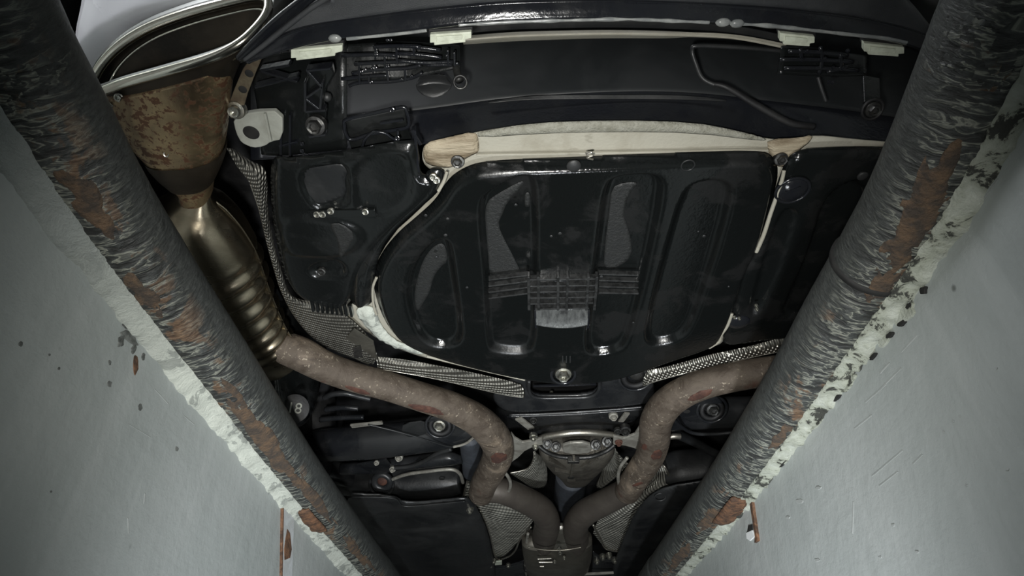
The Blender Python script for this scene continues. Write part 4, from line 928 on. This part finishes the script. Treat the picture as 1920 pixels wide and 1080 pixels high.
# framed tray with loops of cable
fr = tube('tray_frame', [W(x, y, .335) for x, y in ((650, 224), (700, 212), (752, 201), (762, 208), (766, 236), (740, 244), (700, 250), (660, 262), (648, 250), (646, 236))], .0032, GLOSS, C, 'thin black tray frame', seg=8, n=4, closed=True)
plate('tray', [(648, 228), (758, 204), (764, 240), (772, 262), (660, 286), (652, 260)], .345, .006, BLK, fr)
tubep('cable', [(656, 282, .33), (676, 280, .326), (684, 262, .326), (700, 248, .326), (722, 250, .326), (734, 258, .326), (745, 262, .326), (746, 244, .33)], .0025, GLOSS, fr, 'looped black cable', seg=8)
bar('frame_edge', W(655, 284, .325), W(684, 278, .325), .004, .006, GLOSS, fr); bar('frame_edge', W(712, 231, .328), W(756, 224, .328), .004, .005, GLOSS, fr)
for a, b in (((768, 270), (776, 330)), ((778, 240), (786, 328)), ((774, 240), (790, 268))): bar('upright_rib', W(*a, .318), W(*b, .316), .005, .014, GLOSS, lcov)
for x, y in ((776, 334), (783, 330), (745, 259), (735, 206)): bolt('glint_dome', W(x, y, .308), 0.0040, GLOSS, lcov, None, (0, -.5, -1), False)  # domes added for glints along the cover edge

# --- right end: grid bracket, bolted lug
gr = skin('grid_bracket', [[W(x, y, .40) for x, y in ((1466, 86), (1520, 88), (1580, 98), (1625, 104))], [W(x, y, .37) for x, y in ((1458, 138), (1520, 142), (1580, 142), (1625, 140))]], BLK, C, 'black grid bracket at the right bumper end', .003, 4)
for L in (((1478, 96), (1530, 98), (1590, 104)), ((1462, 112), (1530, 112), (1600, 116)), ((1470, 128), (1540, 128), (1610, 132)), ((1538, 88), (1542, 112), (1536, 138)), ((1500, 92), (1504, 112)), ((1575, 100), (1580, 132)), ((1550, 135), (1590, 125))): tube('rib', [W(x, y, .362) for x, y in L], .003, GLOSS, gr, None, seg=8, n=4)
for x, y in ((1504, 112), (1514, 96), (1547, 110), (1562, 127), (1581, 128), (1555, 154), (1562, 155), (1590, 95)): bolt('glint_dome', W(x, y, .355), 0.0028, GLOSS, gr, None, (0, -.5, -1), False)  # domes added for glints on the right grid
lug = plate('bolted_lug', [(1612, 220), (1628, 200), (1640, 192), (1652, 196), (1650, 212), (1640, 222), (1624, 219)], .350, .006, DUST, C, 'small grey bolted lug', 1, .001)
bolt('lug_bolt', W(1636, 205, .348), .012, BOLTD, lug); ring('lug_washer', W(1636, 205, .349), .016, .0025, MATTE, lug)
bar('lug_strap', W(1632, 145, .40), W(1634, 196, .356), .030, .006, BLK, lug)

# --- hanger bracket and beige towing lug right of the tailpipe
hb = plate('hanger_bracket', [(468, 112), (490, 112), (478, 140), (464, 176), (456, 205), (450, 222), (432, 222), (427, 200), (440, 165), (455, 130)], .290, .004, simple('stained_bracket_steel', (.26, .22, .15), (.13, .10, .07), .45, .6, metal=.7, ns=16, bs=80, bst=.2), C, 'stained steel hanger strap', 0, .001)
bolt('hanger_bolt', W(443, 206, .286), .013, BOLTM, hb, 'bright domed bolt', hexa=False)
for x, y in ((467, 138), (455, 168)): disc('strap_hole', W(x, y, .2895), .006, .001, JOINT, hb)
tow = plate('tow_lug', [(436, 222), (470, 210), (530, 208), (530, 262), (508, 266), (496, 275), (474, 278), (452, 268), (442, 250)], .325, .010, BEIGE2, C, 'beige steel lug with a round hole', 1, .003)
disc('lug_hole', W(471, 249, .3245), .013, .001, JOINT, tow); bar('lug_fold', W(497, 212, .322), W(508, 264, .322), .004, .006, BEIGE2, tow)

# --- heat shields
def sk(name, rows, mat, parent, label=None, th=.002, n=5): return skin(name, [[W(*p) for p in r] for r in rows], mat, parent, label, th, n)
r1 = [(424, 276, .31), (445, 312, .31), (470, 345, .31), (487, 395, .31), (500, 450, .31), (515, 505, .308), (530, 550, .306), (556, 597, .304), (592, 636, .302), (640, 662, .300), (700, 682, .300)]
r2 = [(438, 282, .33), (470, 303, .33), (497, 322, .33), (501, 395, .325), (511, 450, .322), (526, 505, .32), (548, 556, .318), (610, 570, .318), (650, 592, .316), (690, 630, .315), (708, 668, .312)]
hs = sk('heat_shield', [r1, [((a[0]+b[0])/2, (a[1]+b[1])/2, (a[2]+b[2])/2-.006) for a, b in zip(r1, r2)], r2], SHIELDD, C, 'dimpled heat shield beside the muffler')
tube('shield_edge', [W(*p) for p in r1[2:]], .0018, ALLOYB, hs, 'thin bright rolled edge', seg=8, n=5)
bp = plate('shield_flap', [(643, 640), (664, 616), (700, 640), (707, 674), (690, 684), (645, 664)], .300, .003, simple('dirty_bent_metal', (.13, .125, .105), (.07, .066, .055), .45, .6, metal=.6, ns=14, bs=60, bst=.4), hs, 'bent plain flap of the shield', 0, .001)
plate('flap_tab', [(661, 652), (676, 649), (680, 670), (664, 672)], .296, .004, BOLTD, hs, None, 0, .0008)
hs2 = sk('heat_shield', [[(708, 690, .296), (760, 698, .296), (820, 710, .296), (880, 724, .296), (940, 738, .296), (982, 744, .296)], [(707, 680, .300), (760, 687, .300), (820, 698, .300), (880, 711, .300), (945, 726, .300), (984, 738, .300)], [(706, 668, .310), (760, 674, .310), (820, 685, .310), (880, 697, .310), (950, 713, .310), (978, 722, .310)]], SHIELD, C, 'dimpled aluminium shield strip left of centre')
hs3 = sk('heat_shield', [[(1204, 722, .296), (1260, 705, .296), (1330, 688, .296), (1400, 671, .296), (1500, 650, .296)], [(1207, 709, .300), (1260, 694, .300), (1330, 676, .300), (1400, 660, .300), (1490, 640, .300)], [(1214, 694, .310), (1262, 684, .310), (1330, 665, .310), (1400, 650, .310), (1480, 628, .310)]], SHIELD, C, 'dimpled aluminium shield strip right of centre')
tubep('shield_edge', [(1204, 723, .295), (1260, 706, .295), (1330, 689, .295), (1400, 672, .295), (1480, 655, .295)], .0016, ALLOYB, hs3, None, seg=8)
tubep('shield_edge', [(708, 691, .295), (820, 711, .295), (940, 739, .295), (982, 745, .295)], .0016, ALLOYB, hs2, None, seg=8)

# --- rear subframe cross member with its slot
xm = relief('cross_member', [(922, 742), (945, 722), (990, 696), (1205, 690), (1226, 716), (1228, 752), (1205, 764), (1080, 772), (955, 779), (930, 764)], .315, [('rim', .006, .014)], STEELD, C, 'dark painted cross member with a rounded slot', step=.006, th=.012, holes=[[(990, 714), (1006, 706), (1106, 706), (1124, 712), (1122, 732), (1104, 744), (1012, 747), (994, 738)]])
tubep('member_edge', [(955, 778, .312), (1020, 776, .312), (1090, 772, .312), (1160, 767, .312), (1204, 763, .312)], .004, STEELD, xm, None, seg=10)
tubep('slot_flange', [(992, 714, .315), (993, 736, .315), (1010, 746, .315), (1060, 746, .315), (1104, 744, .315), (1122, 732, .315), (1124, 713, .315)], .005, STEELD, xm, 'rolled slot flange', seg=10)
plate('slot_back', [(985, 700), (1130, 698), (1130, 750), (985, 752)], .40, .004, MATTE, xm); bar('slot_rib', W(1000, 724, .34), W(1118, 720, .34), .006, .006, GLOSS, xm)
bolt('slot_glint', W(1034, 736, .34), .005, BOLTM, xm, None, (0, -.5, -1), False)
bs = ring('body_mount', W(1192, 706, .308), .030, .007, MATTE, C, 'round rubber body mount'); disc('mount_core', W(1194, 702, .308), .018, .008, BOLTD, bs, None, (0, -.35, -1), .004)
ring('mount_ring', W(1192, 708, .309), .042, .004, STEELD, bs)
lower = sk('subframe_web', [[(950, 782, .33), (1020, 780, .33), (1100, 776, .33), (1205, 768, .33)], [(970, 795, .345), (1030, 800, .35), (1100, 800, .35), (1195, 785, .345)], [(985, 812, .38), (1040, 815, .385), (1100, 815, .385), (1180, 806, .38)]], STEELD, C, 'lower web of the subframe', .004)
bar('web_strap', W(972, 784, .325), W(996, 803, .325), .022, .006, ALLOY, lower, 'pale angled strap'); bolt('web_bolt', W(1000, 787, .328), .011, BOLTD, lower)
bar('web_strap', W(1176, 774, .325), W(1164, 790, .325), .016, .006, ALLOY, lower); bolt('web_bolt', W(1150, 780, .325), .013, ALLOY, lower)
# --- exhaust brace and its brackets
brace = tubep('exhaust_brace', [(1008, 824, .300), (1022, 819, .298), (1050, 814, .296), (1080, 811, .296), (1110, 811, .296), (1140, 814, .297), (1158, 816, .298)], [.008, .010, .010, .010, .010, .009, .008], ALLOYB, C, 'bright bent brace bar between the exhaust pipes', seg=14)
lb = plate('brace_bracket', [(958, 812), (966, 822), (980, 830), (1000, 827), (1016, 822), (1018, 834), (1000, 838), (984, 846), (972, 858), (958, 868), (952, 866), (962, 845)], .285, .008, ALLOY, brace, 'forked bracket on the left pipe', 0, .002)
bolt('brace_bolt', W(1000, 819, .288), .012, BOLTM, brace); bolt('brace_bolt', W(1004, 837, .283), .010, BOLTM, brace)
rb = plate('brace_bracket', [(1150, 818), (1170, 822), (1190, 815), (1202, 796), (1206, 850), (1190, 841), (1172, 836), (1150, 834)], .285, .008, ALLOY, brace, 'webbed bracket on the right pipe', 0, .002)
bolt('brace_bolt', W(1160, 829, .282), .011, DEEPRUST, brace); bolt('brace_bolt', W(1158, 808, .29), .010, BOLTD, brace); bolt('brace_bolt', W(1172, 806, .30), .016, BOLTD, brace)
tubep('brace_stub', [(1240, 822, .30), (1262, 818, .30), (1276, 818, .30)], .009, ALLOYB, brace, None, seg=12)
tubep('hanger_rod', [(936, 876, .262), (950, 890, .255), (957, 905, .252), (954, 920, .250), (940, 934, .248), (930, 938, .25)], .0055, ALLOY, lpipe, 'bent pale hanger rod', seg=10)
tubep('hanger_rod', [(1176, 858, .262), (1163, 876, .257), (1159, 896, .254), (1164, 914, .252), (1176, 922, .25)], .0055, ALLOY, rpipe, 'bent hanger rod', seg=10)
# --- differential and drive shaft
df = loft('differential', [sec((1026, 824), (1138, 822), .375, .030), sec((1010, 834), (1152, 832), .368, .052), sec((1014, 846), (1148, 844), .366, .060), sec((1028, 864), (1132, 862), .370, .060), sec((1044, 880), (1118, 878), .380, .050), sec((1056, 896), (1104, 894), .385, .040)], DIFFM, C, 'oily cast differential housing', seg=40, n=6, ex=3.0)
tubep('cover_flange', [(1010, 836, .332), (1026, 848, .318), (1048, 856, .312), (1080, 858, .310), (1110, 856, .312), (1136, 846, .318), (1152, 834, .332)], .007, BOLTD, df, 'bolted cover flange', seg=10)
plate('cover_window', [(1056, 832), (1106, 830), (1110, 846), (1100, 851), (1064, 852), (1054, 846)], .310, .01, ALLOY, df, 'raised cover face', 1, .003)
for x, y in ((1042, 838), (1117, 834), (1026, 832), (1138, 828)): bolt('cover_bolt', W(x, y, .312), .015, BOLTD, df, None, (0, -1, -.6))
bar('casting_fin', W(1076, 858, .302), W(1070, 890, .312), .008, .02, DIFFM, df); bar('casting_fin', W(1064, 862, .302), W(1086, 862, .302), .016, .02, BOLTD, df)
plate('drain_tab', [(1063, 888), (1080, 888), (1080, 905), (1063, 906)], .310, .02, DIFFM, df, None, 0, .003); disc('drain_plug', W(1071, 896, .308), .012, .004, BOLTD, df)
for a, b in (((1030, 862), (1060, 876)), ((1120, 858), (1090, 874)), ((1040, 880), (1066, 884))): bar('casting_fin', W(*a, .306), W(*b, .306), .006, .014, DIFFM, df)
tubep('drive_shaft', [(1072, 890, .42), (1068, 920, .42), (1062, 955, .42), (1056, 1000, .42)], [.062, .062, .058, .055], SHAFT, C, 'grey drive shaft in the tunnel', seg=28)
ring('shaft_coupling', W(1060, 968, .36), .05, .010, ALLOY, C, 'coupling ring of the drive shaft', (0, 1, 0))
# --- tunnel heat shields
ti1 = sk('heat_shield', [[(1002, 846, .36), (1001, 862, .35), (988, 879, .343), (956, 887, .333)], [(1010, 852, .40), (1012, 874, .38), (1004, 892, .36), (975, 899, .345)], [(1022, 858, .44), (1026, 888, .42), (1022, 912, .40), (996, 914, .37)]], SHIELDF, C, 'bright crimped shield left of the differential')
tubep('shield_edge', [(1001, 846, .378), (1000, 862, .358), (988, 879, .343), (956, 887, .333)], .003, ALLOYB, ti1, None, seg=8)
ti2 = sk('heat_shield', [[(1150, 836, .36), (1158, 850, .35), (1170, 864, .343), (1178, 870, .338)], [(1140, 848, .40), (1146, 872, .38), (1150, 890, .36), (1156, 894, .35)], [(1132, 858, .44), (1126, 888, .42), (1116, 912, .40), (1128, 916, .38)]], SHIELDF, C, 'bright crimped shield right of the differential')
tubep('shield_edge', [(1150, 836, .378), (1158, 850, .358), (1170, 864, .343)], .003, ALLOYB, ti2, None, seg=8)
to1 = sk('heat_shield', [[(868, 934, .30), (884, 944, .30), (904, 962, .29), (918, 1000, .28), (930, 1045, .27)], [(880, 896, .33), (896, 916, .32), (924, 948, .30), (946, 985, .28), (948, 1040, .27)], [(892, 886, .36), (920, 912, .35), (970, 940, .32), (1002, 966, .30), (976, 1010, .28)]], SHIELDF, C, 'large dimpled tunnel shield on the left')
tubep('shield_edge', [(868, 934, .298), (878, 898, .328), (885, 888, .345), (893, 886, .358)], .004, ALLOYB, to1, None, seg=8)
tubep('shield_edge', [(900, 958, .288), (918, 1000, .278), (930, 1046, .268), (952, 1044, .266), (966, 1032, .268), (976, 1010, .278), (996, 988, .29)], .004, ALLOYB, to1, None, seg=8)
to2 = sk('heat_shield', [[(1262, 912, .30), (1232, 928, .30), (1205, 952, .29), (1180, 996, .28), (1160, 1036, .27)], [(1254, 890, .33), (1226, 910, .32), (1190, 942, .30), (1160, 980, .28), (1138, 1030, .27)], [(1240, 870, .36), (1212, 906, .35), (1160, 940, .32), (1126, 968, .30), (1112, 1000, .28)]], SHIELDF, C, 'large dimpled tunnel shield on the right')
tubep('shield_edge', [(1262, 914, .298), (1254, 892, .328), (1247, 876, .345), (1240, 870, .358)], .004, ALLOYB, to2, None, seg=8)
tubep('shield_edge', [(1112, 984, .29), (1124, 1006, .28), (1136, 1028, .27), (1160, 1034, .268)], .005, ALLOYB, to2, None, seg=8)
# tunnel roof, closing the view above shaft and shields
sk('tunnel_roof', [[(880, 850, .60), (1000, 840, .62), (1160, 836, .62), (1280, 846, .60)], [(860, 940, .60), (1000, 930, .64), (1120, 930, .64), (1280, 936, .60)], [(860, 1000, .60), (1000, 1000, .64), (1120, 1000, .64), (1280, 1000, .60)]], MATTE, C, 'dark tunnel roof')
# brackets round the silencer
tubep('silencer_strap', [(990, 1000, .262), (986, 1030, .250), (985, 1062, .245), (987, 1078, .245)], .006, ALLOY, sil, 'thin side strap', seg=8)
bolt('strap_bolt', W(987, 1066, .235), .014, BOLTD, sil)
cb1 = sk('tunnel_brace', [[(918, 1062, .255), (950, 1060, .25), (984, 1050, .25)], [(918, 1098, .255), (950, 1098, .25), (988, 1094, .25)]], STEELD, C, 'dark tunnel brace left of the silencer')
plate('bright_label', [(928, 1053), (941, 1052), (941, 1059), (928, 1060)], .245, .003, CLIPM, cb1, 'small bright tag', 0, .0005)
for x, y in ((926, 1052), (953, 1060), (921, 1060)): bolt('brace_bolt', W(x, y, .246), .010, BOLTM, cb1)
cb2 = sk('tunnel_brace', [[(1112, 1034, .255), (1136, 1048, .25), (1166, 1046, .25)], [(1108, 1090, .255), (1136, 1090, .25), (1160, 1090, .25)]], STEELD, C, 'dark tunnel brace right of the silencer')
for x, y in ((1130, 1044), (1142, 1042), (1152, 1050), (1119, 1052)): bolt('brace_bolt', W(x, y, .246), .013, BOLTM, cb2)
bar('brace_edge', W(1050, 1079, .20), W(1150, 1074, .22), .012, .01, ALLOY, cb2)
for a, b in (((1008, 1048), (1034, 1047)), ((1010, 1054), (1036, 1054)), ((1012, 1062), (1020, 1062))): bar('stamped_rib', W(*a, .192), W(*b, .192), .006, .005, ALLOYB, sil)
for x, y in ((1048, 1029), (1050, 1037), (1058, 1046), (1040, 1053)): bolt('weld_spot', W(x, y, .194), .007, BOLTM, sil, None, (0, -.7, -1), False)

# --- left suspension
def arm(name, pts, mat, parent, label=None, ex=2.4, seg=28):
    return loft(name, [(W(x, y, h), Vector((.15*b, b, 0)), Vector((0, 0, c))) for x, y, h, b, c in pts], mat, parent, label, seg=seg, n=8, ex=ex)
la = arm('control_arm', [(556, 842, .30, .03, .03), (600, 836, .30, .055, .042), (680, 830, .30, .062, .046), (760, 822, .30, .058, .044), (830, 814, .30, .055, .040), (880, 803, .30, .040, .034), (910, 795, .30, .015, .02)], STEELD, C, 'glossy dark left control arm')
plate('arm_face', [(756, 795), (800, 789), (806, 812), (770, 822), (752, 812)], .262, .004, DUST, la, None, 1, .001)
bp1 = plate('bush_plate', [(800, 786), (830, 780), (862, 784), (884, 792), (880, 806), (850, 826), (836, 824), (826, 812), (808, 806)], .258, .006, STEELD, la, 'cupped bush plate', 1, .003)
for R_, r_ in ((.026, .006), (.038, .004)): ring('bush_ring', W(825, 798, .254), R_, r_, MATTE if r_ > .005 else STEELD, la, None, (0, -.6, -1))
bolt('bush_bolt', W(824, 797, .252), .016, BOLTM, la, 'bright bush bolt', (0, -.6, -1))
disc('arm_hole', W(870, 794, .257), .010, .001, JOINT, la); ring('hole_rim', W(870, 794, .256), .011, .002, ALLOY, la)
tubep('arm_weld', [(690, 796, .262), (740, 808, .256), (790, 822, .252), (835, 836, .252), (850, 838, .256)], .0022, DUST, la, None, seg=8)
tubep('arm_rim', [(850, 838, .255), (872, 832, .258), (888, 820, .262), (902, 806, .268)], .004, ALLOY, la, None, seg=8)
plate('arm_upper_lip', [(656, 798), (716, 792), (718, 796), (660, 803)], .285, .006, ALLOY, la, None, 0, .001)
tb = tubep('brake_line', [(846, 842, .30), (820, 850, .30), (796, 864, .30), (770, 874, .30), (735, 878, .30)], .007, DUST, C, 'bent dark cable', seg=10)
l2 = arm('track_rod', [(640, 880, .32, .02, .018), (700, 876, .32, .024, .02), (770, 868, .32, .024, .02), (840, 860, .32, .028, .02), (866, 862, .32, .014, .012)], STEELD, C, 'dark left track rod')
plate('rod_bracket', [(668, 872), (724, 862), (734, 874), (730, 884), (704, 890), (690, 884)], .300, .006, STEELD, l2, None, 0, .001)
for x, y, r_ in ((706, 868, .008), (736, 880, .010), (748, 858, .012)): bolt('rod_glint', W(x, y, .296), r_, ALLOY, l2, None, (0, -.7, -1), False)
bj = ring('ball_joint', W(717, 903, .300), .026, .012, STEELD, C, 'round ball joint', (0, -.8, -1)); disc('joint_core', W(717, 902, .298), .017, .01, DEEPRUST, bj, 'rusty joint core', (0, -.8, -1), .004); ring('joint_collar', W(715, 910, .305), .040, .006, DUST, bj, None, (0, -.8, -1))
tubep('anti_roll_bar', [(728, 902, .305), (760, 890, .305), (800, 884, .305), (845, 880, .305), (862, 888, .305), (868, 905, .31)], .006, ALLOY, C, 'thin anti-roll bar', seg=10)
lb2 = arm('lower_arm', [(600, 905, .36, .03, .04), (680, 902, .36, .05, .055), (760, 902, .36, .055, .06), (830, 900, .36, .055, .06), (864, 898, .36, .04, .05)], DUST, C, 'broad dark lower arm')
disc('arm_port', W(828, 898, .305), .010, .003, JOINT, lb2)
arm('spring_link', [(560, 880, .36, .03, .03), (620, 885, .36, .04, .04), (690, 905, .36, .03, .035), (712, 915, .36, .02, .02)], STEELD, C, 'dark spring link')
sh = tubep('shock_absorber', [(880, 815, .33), (884, 850, .34), (886, 885, .35)], .035, SHAFT, C, 'grey shock absorber tube', seg=20)
for L in (((608, 746), (624, 739), (650, 738), (676, 744), (694, 748)), ((610, 768), (640, 764), (672, 766)), ((600, 787), (640, 783), (682, 782))): tubep('spring_coil', [(x, y, .36) for x, y in L], .008, STEELD, C, 'turn of the coil spring', seg=12)
drum = disc('vent_drum', (-.585, 1.37, .36), .165, .05, BLK, C, 'round black drum behind the left wheel', (1, 0, 0), .012)
ring('drum_rim', (-.583, 1.37, .36), .160, .006, BOLTD, drum, None, (1, 0, 0))
_n = Vector((.35, -.85, -.4)).normalized(); _p = WX(552, 766, -.555); _x = Vector((1, .35, .05)); _x = (_x-_n*_x.dot(_n)).normalized()
boss = disc('number_boss', _p-_n*.0108, .036, .05, MATTE, drum, 'boss with an embossed number', tuple(_n))
text('embossed_number', '18', _p, .036, _x, _n.cross(_x), BEIGE2, boss, .0012)
# --- undertrays
ut = relief('undertray', [(630, 930), (735, 934), (758, 948), (820, 944), (872, 938), (886, 946), (900, 968), (914, 1000), (926, 1050), (930, 1100), (740, 1100), (690, 1010)], .235, [('rim', .010, .02), ([(680, 962), (870, 958), (876, 990), (720, 1000)], .006, .03)], DUST, C, 'dusty black undertray on the left', step=.010, th=.006, sm=1)
bolt('tray_bolt', W(881, 956, .232), .012, BOLTM, ut); tubep('tray_edge', [(650, 932, .234), (735, 934, .234), (758, 949, .234), (820, 945, .234), (872, 940, .234)], .003, DUST, ut, None, seg=8)
ut2 = relief('undertray', [(1205, 950), (1220, 934), (1250, 918), (1330, 906), (1420, 885), (1360, 1000), (1290, 1100), (1140, 1100), (1158, 1040), (1176, 1000), (1190, 968)], .235, [('rim', .010, .02), ([(1230, 960), (1300, 950), (1250, 1040), (1200, 1060)], .006, .03)], DUST, C, 'dusty black undertray on the right', step=.010, th=.006, sm=1)
ring('tray_port', W(1238, 932, .234), .018, .003, DUST, ut2)
# --- right suspension
ra = arm('control_arm', [(1256, 800, .30, .012, .012), (1290, 782, .30, .045, .03), (1335, 775, .30, .055, .036), (1400, 772, .30, .052, .036), (1470, 768, .30, .045, .034)], STEELD, C, 'glossy dark right control arm')
plate('bush_plate', [(1262, 770), (1290, 756), (1330, 744), (1352, 748), (1358, 770), (1340, 782), (1320, 795), (1285, 790)], .262, .006, STEELD, ra, 'cupped bush plate', 1, .003)
for R_, r_ in ((.026, .006), (.038, .004)): ring('bush_ring', W(1335, 768, .256), R_, r_, MATTE if r_ > .005 else STEELD, ra, None, (0, -.6, -1))
bolt('bush_bolt', W(1336, 767, .254), .016, BOLTD, ra, None, (0, -.6, -1)); disc('arm_hole', W(1288, 772, .260), .009, .001, JOINT, ra)
tubep('arm_rim', [(1256, 780, .27), (1275, 798, .262), (1300, 812, .258), (1340, 814, .258), (1400, 808, .26)], .005, STEELD, ra, None, seg=8)
arm('track_rod', [(1226, 806, .33, .014, .012), (1262, 812, .33, .018, .014), (1300, 828, .33, .018, .014), (1340, 850, .33, .018, .014), (1380, 866, .33, .016, .014)], DUST, C, 'slim dark right track rod')
arm('lower_arm', [(1244, 880, .36, .02, .05), (1270, 880, .36, .05, .065), (1310, 878, .36, .055, .065), (1370, 874, .36, .05, .06)], DUST, C, 'dark right lower arm')
